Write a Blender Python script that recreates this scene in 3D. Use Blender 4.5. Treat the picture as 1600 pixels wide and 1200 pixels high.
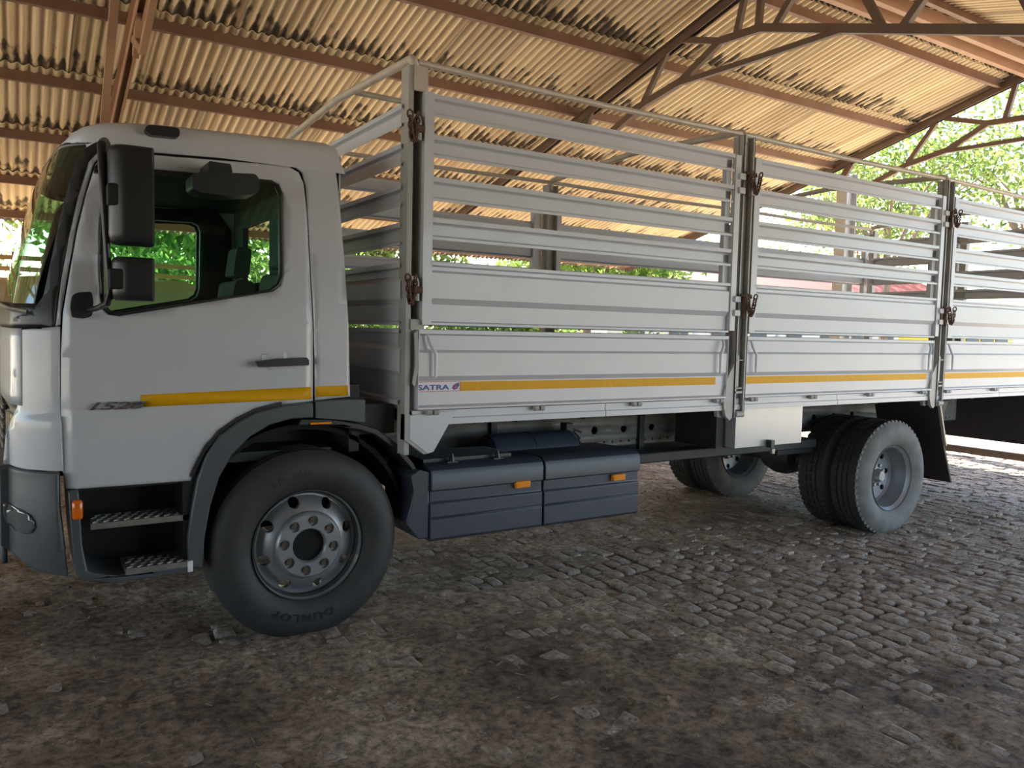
import bpy, bmesh, math, random
import numpy as np
from mathutils import Vector, Matrix
from mathutils.geometry import tessellate_polygon
random.seed(7); RNG = np.random.default_rng(11)
for o in list(bpy.data.objects): bpy.data.objects.remove(o)
scene = bpy.context.scene
COL = scene.collection
# ------------------------------------------------------------------ camera, sky, sun, exposure
CAMZ = 1.73
FPX = 1231.3
def _rot(y, p, r):
    cy, sy, cp, sp, cr, sr = math.cos(y), math.sin(y), math.cos(p), math.sin(p), math.cos(r), math.sin(r)
    fwd = np.array([sy*cp, cy*cp, sp]); right = np.array([cy, -sy, 0.]); up = np.cross(right, fwd)
    return np.array([cr*right + sr*up, -(-sr*right + cr*up), fwd])
RM = _rot(.564917559, -.068579422, .022990928)          # rows: right, down, forward
def ray(u, v): return RM.T @ np.array([(u-800)/FPX, (v-600)/FPX, 1.])
def P(u, v, Y):                                          # photograph pixel to the point on the plane y = Y -> (x, z)
    d = ray(u, v); return (d[0]*Y/d[1], CAMZ + d[2]*Y/d[1])
cam_d = bpy.data.cameras.new('camera'); cam = bpy.data.objects.new('camera', cam_d); COL.objects.link(cam)
cam_d.sensor_width = 36; cam_d.lens = FPX*36/1600; cam_d.clip_end = 400; cam_d.clip_start = .05
R, D, F = RM
cam.matrix_world = Matrix(((R[0], -D[0], -F[0], 0), (R[1], -D[1], -F[1], 0), (R[2], -D[2], -F[2], CAMZ), (0, 0, 0, 1)))
scene.camera = cam
w = bpy.data.worlds.new('World'); scene.world = w; w.use_nodes = True
nt = w.node_tree; nt.nodes.clear()
sky = nt.nodes.new('ShaderNodeTexSky'); sky.sky_type = 'NISHITA'; sky.sun_disc = False
SUN_EL, SUN_AZ = math.radians(38), math.radians(14)      # azimuth from +Y towards +X
sky.sun_elevation = SUN_EL; sky.sun_rotation = SUN_AZ; sky.dust_density = 1.2; sky.air_density = 1.0; sky.ozone_density = 2.0
bg = nt.nodes.new('ShaderNodeBackground'); bg.inputs['Strength'].default_value = .27
wo = nt.nodes.new('ShaderNodeOutputWorld')
nt.links.new(sky.outputs[0], bg.inputs[0]); nt.links.new(bg.outputs[0], wo.inputs[0])
sd = bpy.data.lights.new('sun', 'SUN'); sd.energy = 12.0; sd.angle = math.radians(.6); sd.color = (1, .93, .80)
sun = bpy.data.objects.new('sun', sd); COL.objects.link(sun)
sv = Vector((math.sin(SUN_AZ)*math.cos(SUN_EL), math.cos(SUN_AZ)*math.cos(SUN_EL), math.sin(SUN_EL)))
sun.rotation_euler = sv.to_track_quat('Z', 'Y').to_euler(); sun.location = (30, 60, 60)
scene.view_settings.view_transform = 'Standard'; scene.view_settings.look = 'None'
scene.view_settings.gamma = 1; scene.view_settings.use_curve_mapping = False
scene.view_settings.exposure = 1.74
scene.cycles.max_bounces = 10; scene.cycles.diffuse_bounces = 6; scene.cycles.transparent_max_bounces = 16
# ------------------------------------------------------------------ helpers
WL = {}                                                  # world location of every empty / object
def tag(o, label=None, cat=None, group=None, kind=None):
    if label: o['label'] = label
    if cat: o['category'] = cat
    if group: o['group'] = group
    if kind: o['kind'] = kind
    return o
def thing(name, loc, label=None, cat=None, group=None, kind=None):
    o = bpy.data.objects.new(name, None); COL.objects.link(o); o.location = loc; o.empty_display_size = .2
    WL[o.name] = Vector(loc); return tag(o, label, cat, group, kind)
def link(name, mesh, parent=None, loc=(0, 0, 0), rot=None, mat=None):
    o = bpy.data.objects.new(name, mesh); COL.objects.link(o); loc = Vector(loc)
    if parent is not None:
        o.parent = parent; o.location = loc - WL[parent.name]
    else: o.location = loc
    if rot is not None: o.rotation_euler = rot
    WL[o.name] = loc
    if mat is not None and not mesh.materials: mesh.materials.append(mat)
    return o
def finish(me, sharp=35, mat=None):
    if sharp: 
        for p in me.polygons: p.use_smooth = True
        me.set_sharp_from_angle(angle=math.radians(sharp))
    if mat is not None: me.materials.append(mat)
    return me
class MB:
    def __init__(s): s.v = []; s.f = []
    def add(s, vs, fs):
        b = len(s.v); s.v += [tuple(map(float, p)) for p in vs]; s.f += [tuple(b+i for i in f) for f in fs]; return s
    def box(s, x0, x1, y0, y1, z0, z1):
        return s.add([(x0,y0,z0),(x1,y0,z0),(x1,y1,z0),(x0,y1,z0),(x0,y0,z1),(x1,y0,z1),(x1,y1,z1),(x0,y1,z1)],
                     [(0,3,2,1),(4,5,6,7),(0,1,5,4),(1,2,6,5),(2,3,7,6),(3,0,4,7)])
    def prism(s, pts, a0, a1, axis='y', closed=True):    # polygon in the plane normal to axis, extruded a0..a1
        n = len(pts)
        def m(p, a): return (p[0], a, p[1]) if axis == 'y' else ((a, p[0], p[1]) if axis == 'x' else (p[0], p[1], a))
        vs = [m(p, a0) for p in pts] + [m(p, a1) for p in pts]
        fs = [(i, (i+1) % n, n+(i+1) % n, n+i) for i in range(n)]
        if closed:
            t = tessellate_polygon([[Vector((p[0], p[1], 0)) for p in pts]])
            fs += [tuple(k) for k in t] + [tuple(n+i for i in reversed(k)) for k in t]
        return s.add(vs, fs)
    def tube(s, pts, r, n=10, cap=True):
        pts = [Vector(p) for p in pts]; rings = []; up = None
        for i, p in enumerate(pts):
            t = (pts[min(i+1, len(pts)-1)] - pts[max(i-1, 0)]).normalized()
            if up is None: up = Vector((0, 0, 1)) if abs(t.z) < .9 else Vector((1, 0, 0))
            a = t.cross(up).normalized(); b = a.cross(t).normalized(); up = b
            rr = r[i] if isinstance(r, (list, tuple)) else r
            rings.append([p + rr*(math.cos(2*math.pi*k/n)*a + math.sin(2*math.pi*k/n)*b) for k in range(n)])
        vs = [q for g in rings for q in g]; fs = []
        for i in range(len(pts)-1):
            for k in range(n):
                fs.append((i*n+k, i*n+(k+1) % n, (i+1)*n+(k+1) % n, (i+1)*n+k))
        if cap: fs += [tuple(range(n))[::-1], tuple((len(pts)-1)*n+k for k in range(n))]
        return s.add(vs, fs)
    def bar(s, a, b, wd, h, up=(0, 0, 1)):               # rectangular bar from a to b
        a, b = Vector(a), Vector(b); t = (b-a).normalized(); sd_ = t.cross(Vector(up))
        if sd_.length < 1e-4: sd_ = t.cross(Vector((1, 0, 0)))
        sd_.normalize(); u_ = sd_.cross(t).normalized()
        vs = [q + sx*wd/2*sd_ + sz*h/2*u_ for q in (a, b) for sx, sz in ((-1,-1),(1,-1),(1,1),(-1,1))]
        return s.add(vs, [(0,1,2,3),(7,6,5,4),(0,4,5,1),(1,5,6,2),(2,6,7,3),(3,7,4,0)])
    def lathe(s, prof, n=64, c=(0, 0, 0), close=False):  # profile (r, y) around the Y axis
        m = len(prof); vs = [(c[0]+r*math.cos(2*math.pi*k/n), c[1]+y, c[2]+r*math.sin(2*math.pi*k/n)) for k in range(n) for r, y in prof]
        fs = []
        for k in range(n):
            for i in range(m if close else m-1):
                j = (i+1) % m; fs.append((k*m+i, k*m+j, ((k+1) % n)*m+j, ((k+1) % n)*m+i))
        return s.add(vs, fs)
    def mesh(s, name, mat=None, sharp=35, fix=True):
        me = bpy.data.meshes.new(name); me.from_pydata(s.v, [], s.f)
        if fix:
            bm = bmesh.new(); bm.from_mesh(me); bmesh.ops.recalc_face_normals(bm, faces=bm.faces); bm.to_mesh(me); bm.free()
        me.update(); return finish(me, sharp, mat)
    def obj(s, name, mat, parent=None, loc=(0, 0, 0), sharp=35, bevel=0, fix=True):
        o = link(name, s.mesh(name, mat, sharp, fix), parent, loc)
        if parent is not None and tuple(loc) == (0, 0, 0): o.location = -WL[parent.name]; WL[o.name] = Vector((0, 0, 0))
        if bevel: bev(o, bevel)
        return o
def bev(o, wd, seg=2):
    m = o.modifiers.new('bevel', 'BEVEL'); m.width = wd; m.segments = seg; m.limit_method = 'ANGLE'; m.angle_limit = math.radians(40)
def rounded(pts, r=.02, seg=4):                          # round the corners of a polygon
    out = []; n = len(pts)
    for i in range(n):
        p0, p1, p2 = [Vector(pts[j % n][:2]) for j in (i-1, i, i+1)]
        a, b = (p0-p1), (p2-p1); ra = min(r, a.length*.45, b.length*.45); a = p1 + a.normalized()*ra; b = p1 + b.normalized()*ra
        for k in range(seg+1):
            t = k/seg; q = (1-t)**2*a + 2*t*(1-t)*p1 + t*t*b; out.append((q.x, q.y))
    return out
def sheet(name, outline, ymap, mat, parent, holes=(), th=.006, step=.06, sharp=30, mirror=None):
    """thin panel: outline and holes in (x, z), gridded, then put on the surface y = ymap(x, z)"""
    loops = [[Vector((p[0], p[1], 0)) for p in outline]] + [[Vector((p[0], p[1], 0)) for p in h] for h in holes]
    vs = [v for l in loops for v in l]; tris = tessellate_polygon(loops)
    bm = bmesh.new(); bv = [bm.verts.new((v.x, 0, v.y)) for v in vs]
    for t in tris:
        try: bm.faces.new([bv[i] for i in t])
        except ValueError: pass
    if step:
        xs = [v.x for v in vs]; zs = [v.y for v in vs]
        for ax, lo, hi in ((0, min(xs), max(xs)), (2, min(zs), max(zs))):
            k = math.floor(lo/step)+1
            while k*step < hi:
                co = [0, 0, 0]; no = [0, 0, 0]; co[ax] = k*step; no[ax] = 1
                bmesh.ops.bisect_plane(bm, geom=bm.verts[:]+bm.edges[:]+bm.faces[:], plane_co=co, plane_no=no); k += 1
    for v in bm.verts: v.co.y = ymap(v.co.x, v.co.z)
    for f in bm.faces:
        f.normal_update()
    for f in bm.faces:
        if f.normal.y > 0: f.normal_flip()
    if mirror is not None:
        for v in bm.verts: v.co.y = 2*mirror - v.co.y
        bmesh.ops.reverse_faces(bm, faces=bm.faces)
    me = bpy.data.meshes.new(name); bm.to_mesh(me); bm.free(); finish(me, sharp, mat)
    o = link(name, me, parent); o.location = -WL[parent.name]; WL[o.name] = Vector((0, 0, 0))
    if th:
        m = o.modifiers.new('solid', 'SOLIDIFY'); m.thickness = th; m.offset = -1
    return o
def circle(cx, cz, r, n=16): return [(cx+r*math.cos(2*math.pi*k/n), cz+r*math.sin(2*math.pi*k/n)) for k in range(n)]
def text_mesh(s, size, ext=.001, spacing=1.0, bold=0.0, shear=0.0):
    c = bpy.data.curves.new('t', 'FONT'); c.body = s; c.size = size; c.extrude = ext; c.space_character = spacing; c.offset = bold; c.shear = shear
    c.resolution_u = 3
    o = bpy.data.objects.new('t', c); COL.objects.link(o); bpy.context.view_layer.update()
    me = bpy.data.meshes.new_from_object(o.evaluated_get(bpy.context.evaluated_depsgraph_get()))
    bpy.data.objects.remove(o); return me
# ------------------------------------------------------------------ materials
def mat(name, col, rough=.5, metal=0, coat=0, spec=.5, noise=0, nscale=8, ncol=None, bump=0, bscale=30, obj_var=0, alpha=None):
    m = bpy.data.materials.new(name); m.use_nodes = True; t = m.node_tree; b = t.nodes['Principled BSDF']
    b.inputs['Base Color'].default_value = (*col, 1); b.inputs['Roughness'].default_value = rough; b.inputs['Metallic'].default_value = metal
    b.inputs['Coat Weight'].default_value = coat; b.inputs['Coat Roughness'].default_value = .08; b.inputs['Specular IOR Level'].default_value = spec
    tc = t.nodes.new('ShaderNodeTexCoord'); last = None
    if noise:
        n = t.nodes.new('ShaderNodeTexNoise'); n.inputs['Scale'].default_value = nscale; n.inputs['Detail'].default_value = 6
        t.links.new(tc.outputs['Object'], n.inputs['Vector'])
        r = t.nodes.new('ShaderNodeValToRGB'); r.color_ramp.elements[0].position = .38; r.color_ramp.elements[1].position = .68
        r.color_ramp.elements[0].color = (0, 0, 0, 1); r.color_ramp.elements[1].color = (noise, noise, noise, 1)
        mx = t.nodes.new('ShaderNodeMix'); mx.data_type = 'RGBA'; mx.inputs['A'].default_value = (*col, 1); mx.inputs['B'].default_value = (*(ncol or [c*.5 for c in col]), 1)
        t.links.new(n.outputs['Fac'], r.inputs['Fac']); t.links.new(r.outputs['Color'], mx.inputs['Factor']); last = mx.outputs['Result']
    if obj_var:
        oi = t.nodes.new('ShaderNodeObjectInfo'); mr = t.nodes.new('ShaderNodeMapRange'); mr.inputs['To Min'].default_value = 1-obj_var; mr.inputs['To Max'].default_value = 1+obj_var
        hs = t.nodes.new('ShaderNodeHueSaturation'); hs.inputs['Color'].default_value = (*col, 1)
        t.links.new(oi.outputs['Random'], mr.inputs['Value']); t.links.new(mr.outputs['Result'], hs.inputs['Value'])
        if last: t.links.new(last, hs.inputs['Color'])
        last = hs.outputs['Color']
    if last: t.links.new(last, b.inputs['Base Color'])
    if bump:
        n2 = t.nodes.new('ShaderNodeTexNoise'); n2.inputs['Scale'].default_value = bscale; n2.inputs['Detail'].default_value = 5
        bp = t.nodes.new('ShaderNodeBump'); bp.inputs['Strength'].default_value = bump; bp.inputs['Distance'].default_value = .02
        t.links.new(tc.outputs['Object'], n2.inputs['Vector']); t.links.new(n2.outputs['Fac'], bp.inputs['Height']); t.links.new(bp.outputs['Normal'], b.inputs['Normal'])
    return m
def glassy(name, tint, refl=.06, rough=.02):             # thin pane: see-through tint with a mirror coat
    m = bpy.data.materials.new(name); m.use_nodes = True; t = m.node_tree; t.nodes.clear()
    o = t.nodes.new('ShaderNodeOutputMaterial'); tr = t.nodes.new('ShaderNodeBsdfTransparent'); gl = t.nodes.new('ShaderNodeBsdfGlossy'); mx = t.nodes.new('ShaderNodeMixShader')
    lw = t.nodes.new('ShaderNodeLayerWeight'); fr = t.nodes.new('ShaderNodeMath'); fr.operation = 'POWER'; fr.inputs[1].default_value = 5; t.links.new(lw.outputs['Facing'], fr.inputs[0])
    ad = t.nodes.new('ShaderNodeMath'); ad.operation = 'ADD'; ad.inputs[1].default_value = refl
    tr.inputs['Color'].default_value = (*tint, 1); gl.inputs['Roughness'].default_value = rough
    t.links.new(fr.outputs[0], ad.inputs[0]); t.links.new(ad.outputs[0], mx.inputs[0]); t.links.new(tr.outputs[0], mx.inputs[1]); t.links.new(gl.outputs[0], mx.inputs[2]); t.links.new(mx.outputs[0], o.inputs[0])
    return m
M = dict(
 white=mat('white_paint', (.55, .57, .62), .30, coat=.4, noise=.25, nscale=3, ncol=(.49, .50, .53)),
 cargo=mat('cargo_white_paint', (.56, .58, .635), .34, coat=.2, noise=.35, nscale=2.2, ncol=(.49, .50, .535)),
 post=mat('grey_white_post_paint', (.40, .40, .385), .42, noise=.6, nscale=5, ncol=(.29, .27, .245)),
 pipe=mat('aged_pipe_paint', (.55, .51, .44), .42, noise=.5, nscale=9, ncol=(.40, .34, .26)),
 plastic=mat('dark_grey_plastic', (.075, .085, .095), .42, bump=.05, bscale=300),
 black=mat('black_plastic', (.018, .019, .021), .38),
 skirt=mat('blue_black_skirt', (.040, .050, .072), .40, bump=.03, bscale=200),
 rubber=mat('tyre_rubber', (.030, .031, .032), .62, noise=.5, nscale=14, ncol=(.045, .042, .038), bump=.1, bscale=60),
 rubber_dusty=mat('dusty_tyre_rubber', (.17, .165, .155), .75, noise=.7, nscale=9, ncol=(.10, .095, .09), bump=.1, bscale=60),
 letter=mat('tyre_lettering', (.022, .022, .022), .35),
 rim=mat('grey_wheel_paint', (.30, .31, .33), .36, metal=.45, noise=.4, nscale=9, ncol=(.20, .20, .21)),
 hub=mat('hub_metal', (.40, .43, .43), .45, metal=.6, noise=.8, nscale=25, ncol=(.1, .08, .07)),
 nut=mat('dark_wheel_nut', (.10, .085, .06), .5, metal=.5, noise=.5, nscale=40, ncol=(.16, .08, .03)),
 deep=mat('deep_black', (.006, .006, .006), .8),
 chassis=mat('chassis_grey', (.20, .19, .175), .55, noise=.7, nscale=6, ncol=(.10, .085, .07)),
 under=mat('underbody_black', (.022, .022, .023), .6, noise=.5, nscale=5, ncol=(.05, .04, .032)),
 yellow=mat('yellow_reflective_tape', (.78, .40, .003), .5, spec=.25, noise=.3, nscale=30, ncol=(.62, .29, .002)),
 blue=mat('sticker_blue', (.03, .04, .30), .4), red=mat('sticker_red', (.55, .03, .03), .4), sticker=mat('sticker_white', (.75, .75, .78), .4),
 amber=mat('amber_lens', (.85, .28, .01), .2, coat=.5), orange=mat('orange_lens', (.75, .16, .01), .2, coat=.5),
 rust=mat('rusty_iron', (.14, .07, .045), .7, metal=.3, noise=.8, nscale=50, ncol=(.06, .035, .025)),
 steel=mat('step_metal', (.34, .33, .31), .4, metal=.6, noise=.6, nscale=20, ncol=(.18, .16, .13)),
 badge=mat('worn_chrome_badge', (.16, .13, .13), .3, metal=.7, noise=.8, nscale=40, ncol=(.4, .4, .42)),
 lamp=mat('lamp_reflector', (.55, .52, .45), .12, metal=.8),
 box=mat('toolbox_metal', (.50, .51, .52), .30, metal=.25, noise=.3, nscale=3, ncol=(.42, .42, .42)),
 flap=mat('mudflap_rubber', (.035, .026, .030), .55), edge=mat('flap_edge_strip', (.52, .42, .30), .4),
 seat=mat('seat_fabric', (.05, .055, .06), .8), belt=mat('belt_webbing', (.16, .17, .18), .7), inside=mat('cab_lining', (.035, .042, .042), .7),
 beam=mat('brown_steel_paint', (.19, .10, .058), .55, noise=.6, nscale=3, ncol=(.12, .055, .032)),
 beam2=mat('dusty_brown_steel', (.40, .25, .16), .6, noise=.5, nscale=2, ncol=(.30, .15, .09)),
 truss=mat('truss_steel', (.13, .085, .06), .55, noise=.6, nscale=5, ncol=(.10, .06, .045)),
 column=mat('grey_column_paint', (.42, .42, .42), .6, noise=.4, nscale=4, ncol=(.3, .28, .26)),
 bark=mat('bark', (.16, .11, .08), .9), 
 tarp=mat('beige_tarpaulin', (.50, .40, .23), .6, noise=.5, nscale=1.2, ncol=(.36, .28, .16)),
 wood=mat('brown_rail', (.26, .16, .08), .7, noise=.5, nscale=6),
 redroof=mat('red_roof', (.55, .16, .12), .55, noise=.3, nscale=1), wallw=mat('white_wall', (.75, .72, .66), .8, noise=.3, nscale=1, ncol=(.6, .55, .48)),
 busyellow=mat('bus_yellow', (.85, .55, .03), .35, coat=.4), busglass=mat('bus_glass', (.05, .07, .09), .08),
 fog=mat('fog_lamp_lens', (.16, .17, .18), .10, metal=.5, coat=.6),
 glass=glassy('cab_glass', (.60, .86, .72), .05), glassw=glassy('windscreen_glass', (.50, .80, .62), .16), glassc=glassy('clear_lens', (.85, .88, .9), .1),
)
# leaf material
def leafmat(name, c1, c2):
    m = bpy.data.materials.new(name); m.use_nodes = True; t = m.node_tree; t.nodes.clear()
    o = t.nodes.new('ShaderNodeOutputMaterial'); d = t.nodes.new('ShaderNodeBsdfDiffuse'); tl = t.nodes.new('ShaderNodeBsdfTranslucent'); mx = t.nodes.new('ShaderNodeMixShader')
    g = t.nodes.new('ShaderNodeNewGeometry'); r = t.nodes.new('ShaderNodeValToRGB'); r.color_ramp.elements[0].color = (*c1, 1); r.color_ramp.elements[1].color = (*c2, 1)
    t.links.new(g.outputs['Random Per Island'], r.inputs[0]); t.links.new(r.outputs[0], d.inputs[0]); t.links.new(r.outputs[0], tl.inputs[0])
    mx.inputs[0].default_value = .45; t.links.new(d.outputs[0], mx.inputs[1]); t.links.new(tl.outputs[0], mx.inputs[2]); t.links.new(mx.outputs[0], o.inputs[0]); return m
M['leaf'] = leafmat('tree_leaves', (.07, .15, .03), (.28, .36, .09))
M['leaf2'] = leafmat('yellow_green_leaves', (.07, .13, .03), (.26, .30, .09))
# corrugated roofing: tan, streaked, darker at the eave end of each sheet
SWL = .1370*5.6*1.075
def roofmat():
    m = mat('tan_corrugated_roofing', (.62, .45, .25), .75); t = m.node_tree; b = t.nodes['Principled BSDF']
    tc = t.nodes.new('ShaderNodeTexCoord'); oi = t.nodes.new('ShaderNodeObjectInfo')
    ad = t.nodes.new('ShaderNodeVectorMath'); ad.operation = 'ADD'
    cm = t.nodes.new('ShaderNodeCombineXYZ'); ml = t.nodes.new('ShaderNodeMath'); ml.operation = 'MULTIPLY'; ml.inputs[1].default_value = 37
    t.links.new(oi.outputs['Random'], ml.inputs[0]); t.links.new(ml.outputs[0], cm.inputs[2]); t.links.new(tc.outputs['Object'], ad.inputs[0]); t.links.new(cm.outputs[0], ad.inputs[1])
    mp = t.nodes.new('ShaderNodeMapping'); mp.inputs['Scale'].default_value = (26, .7, 1); t.links.new(ad.outputs[0], mp.inputs[0])
    n1 = t.nodes.new('ShaderNodeTexNoise'); n1.inputs['Scale'].default_value = 1; n1.inputs['Detail'].default_value = 5; t.links.new(mp.outputs[0], n1.inputs['Vector'])
    r1 = t.nodes.new('ShaderNodeValToRGB'); e = r1.color_ramp.elements; e[0].position = .3; e[0].color = (.60, .46, .28, 1); e[1].position = .72; e[1].color = (.86, .72, .48, 1)
    t.links.new(n1.outputs['Fac'], r1.inputs[0])
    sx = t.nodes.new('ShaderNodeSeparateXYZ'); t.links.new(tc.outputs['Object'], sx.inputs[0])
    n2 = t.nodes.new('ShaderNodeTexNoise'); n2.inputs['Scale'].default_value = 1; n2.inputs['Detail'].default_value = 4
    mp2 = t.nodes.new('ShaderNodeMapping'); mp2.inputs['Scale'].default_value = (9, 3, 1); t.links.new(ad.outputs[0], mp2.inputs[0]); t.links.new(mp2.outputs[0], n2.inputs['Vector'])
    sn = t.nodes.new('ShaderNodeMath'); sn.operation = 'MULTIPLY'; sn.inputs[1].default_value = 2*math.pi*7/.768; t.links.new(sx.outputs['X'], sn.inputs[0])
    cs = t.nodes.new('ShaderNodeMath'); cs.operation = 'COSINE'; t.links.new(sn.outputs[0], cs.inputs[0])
    # dark end = smooth(1 - y/len) where len varies with noise and wave valley
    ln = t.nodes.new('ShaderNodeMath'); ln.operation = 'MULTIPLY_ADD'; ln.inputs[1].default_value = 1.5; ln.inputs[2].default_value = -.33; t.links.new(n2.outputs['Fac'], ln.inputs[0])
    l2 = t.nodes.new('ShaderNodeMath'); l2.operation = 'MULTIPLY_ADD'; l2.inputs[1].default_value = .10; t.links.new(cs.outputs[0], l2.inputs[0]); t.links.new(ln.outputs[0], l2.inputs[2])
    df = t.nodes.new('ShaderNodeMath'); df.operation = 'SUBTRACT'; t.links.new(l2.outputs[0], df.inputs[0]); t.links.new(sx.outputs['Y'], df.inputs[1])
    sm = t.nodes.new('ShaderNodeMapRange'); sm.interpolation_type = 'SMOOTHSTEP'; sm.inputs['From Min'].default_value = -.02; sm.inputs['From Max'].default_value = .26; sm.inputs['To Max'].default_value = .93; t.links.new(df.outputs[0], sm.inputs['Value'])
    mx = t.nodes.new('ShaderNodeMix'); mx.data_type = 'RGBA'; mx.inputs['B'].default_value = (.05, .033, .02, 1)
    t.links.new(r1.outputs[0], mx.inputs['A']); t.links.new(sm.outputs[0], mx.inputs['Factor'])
    # flute shade and bright ridges put into the colour; grime along the side lap
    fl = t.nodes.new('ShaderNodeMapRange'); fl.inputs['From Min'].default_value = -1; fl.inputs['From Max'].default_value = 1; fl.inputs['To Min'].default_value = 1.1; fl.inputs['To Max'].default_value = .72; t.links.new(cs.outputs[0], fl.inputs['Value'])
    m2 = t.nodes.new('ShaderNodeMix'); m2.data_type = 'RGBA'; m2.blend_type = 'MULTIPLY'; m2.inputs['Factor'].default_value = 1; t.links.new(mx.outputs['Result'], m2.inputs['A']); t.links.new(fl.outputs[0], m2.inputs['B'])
    lp = t.nodes.new('ShaderNodeMapRange'); lp.inputs['From Min'].default_value = SWL-.035; lp.inputs['From Max'].default_value = SWL-.012; lp.inputs['To Min'].default_value = 0; lp.inputs['To Max'].default_value = .75; t.links.new(sx.outputs['X'], lp.inputs['Value'])
    m3 = t.nodes.new('ShaderNodeMix'); m3.data_type = 'RGBA'; m3.inputs['B'].default_value = (.07, .045, .03, 1); t.links.new(m2.outputs['Result'], m3.inputs['A']); t.links.new(lp.outputs[0], m3.inputs['Factor']); mx = m3
    hs = t.nodes.new('ShaderNodeHueSaturation'); mr = t.nodes.new('ShaderNodeMapRange'); mr.inputs['To Min'].default_value = .82; mr.inputs['To Max'].default_value = 1.12
    t.links.new(oi.outputs['Random'], mr.inputs['Value']); t.links.new(mr.outputs[0], hs.inputs['Value']); t.links.new(mx.outputs['Result'], hs.inputs['Color']); t.links.new(hs.outputs[0], b.inputs['Base Color'])
    return m
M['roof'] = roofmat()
def groundmat(name, cols, scale, bump=.5):
    m = mat(name, cols[0], .85); t = m.node_tree; b = t.nodes['Principled BSDF']; tc = t.nodes.new('ShaderNodeTexCoord')
    n = t.nodes.new('ShaderNodeTexNoise'); n.inputs['Scale'].default_value = scale; n.inputs['Detail'].default_value = 10; n.inputs['Roughness'].default_value = .65
    r = t.nodes.new('ShaderNodeValToRGB'); e = r.color_ramp.elements; e[0].position = .36; e[0].color = (*cols[0], 1); e[1].position = .66; e[1].color = (*cols[-1], 1)
    if len(cols) > 2: k = r.color_ramp.elements.new(.52); k.color = (*cols[1], 1)
    n3 = t.nodes.new('ShaderNodeTexNoise'); n3.inputs['Scale'].default_value = scale*18; n3.inputs['Detail'].default_value = 9; n3.inputs['Roughness'].default_value = .72
    r3 = t.nodes.new('ShaderNodeMapRange'); r3.inputs['From Min'].default_value = .38; r3.inputs['From Max'].default_value = .62; r3.inputs['To Min'].default_value = .35; r3.inputs['To Max'].default_value = 1.5
    mu = t.nodes.new('ShaderNodeMix'); mu.data_type = 'RGBA'; mu.blend_type = 'MULTIPLY'; mu.inputs['Factor'].default_value = 1
    for q in (n, n3): t.links.new(tc.outputs['Object'], q.inputs['Vector'])
    t.links.new(n.outputs['Fac'], r.inputs[0]); t.links.new(n3.outputs['Fac'], r3.inputs['Value']); t.links.new(r.outputs[0], mu.inputs['A']); t.links.new(r3.outputs[0], mu.inputs['B']); t.links.new(mu.outputs['Result'], b.inputs['Base Color'])
    bp = t.nodes.new('ShaderNodeBump'); bp.inputs['Strength'].default_value = bump; bp.inputs['Distance'].default_value = .03
    t.links.new(n3.outputs['Fac'], bp.inputs['Height']); t.links.new(bp.outputs['Normal'], b.inputs['Normal']); return m
M['dirt'] = groundmat('dusty_brown_dirt', [(.12, .082, .054), (.28, .205, .142), (.52, .42, .31)], 1.1, .7)
M['stone'] = groundmat('worn_cobble_stone', [(.22, .170, .130), (.36, .290, .230), (.50, .425, .350)], 2.6, .35)
M['yard'] = groundmat('sunlit_yard_sand', [(.48, .38, .26), (.56, .46, .33), (.64, .54, .42)], .5, .2)
# ------------------------------------------------------------------ noise on the ground
def vnoise(x, y, seed=0):
    xi, yi = np.floor(x).astype(np.int64), np.floor(y).astype(np.int64); xf, yf = x-xi, y-yi
    def h(a, b):
        n = (a*374761393 + b*668265263 + seed*974634777) & 0x7fffffff; n = ((n ^ (n >> 13))*1274126177) & 0x7fffffff
        return ((n ^ (n >> 16)) & 0xffff)/65535.
    sx, sy = xf*xf*(3-2*xf), yf*yf*(3-2*yf)
    return (h(xi, yi)*(1-sx)+h(xi+1, yi)*sx)*(1-sy)+(h(xi, yi+1)*(1-sx)+h(xi+1, yi+1)*sx)*sy
def fbm(x, y, sc, o=4, seed=0):
    s = 0; a = 1; tt = 0
    for k in range(o): s = s+a*vnoise(x*sc*2**k+17.3*k, y*sc*2**k+5.1*k, seed+k); tt += a; a *= .5
    return s/tt
def slope(x): return .050 - .0128*np.clip(x, -8, 11)
def cover(x, y):                                         # 0 bare cobbles .. 1 buried under dirt
    c = 1.0 - np.clip((x + .45*y - 4.1)/1.5, 0, 1)       # left and centre are buried
    near = np.clip((2.35 - y + .25*(x-3.2))/.5, 0, 1)*np.clip((4.6-x)/.8, 0, 1)   # the strip nearest the camera
    far = np.clip((y-4.3)/1.2, 0, 1)*np.clip((8.5-x)/2, 0, 1)*.80
    n = fbm(x, y, .9, 3, 5)
    return np.clip(np.maximum(np.maximum(c, near), far)*.95 + (n-.5)*.9, 0, 1)
def dirt_h(x, y):
    # lumps of trodden dirt between stones
    return slope(x) - .003 + .021*cover(x, y) + .030*(fbm(x, y, 1.3, 3, 1)-.5) + .040*(fbm(x, y, 7, 5, 9)-.5)
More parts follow.
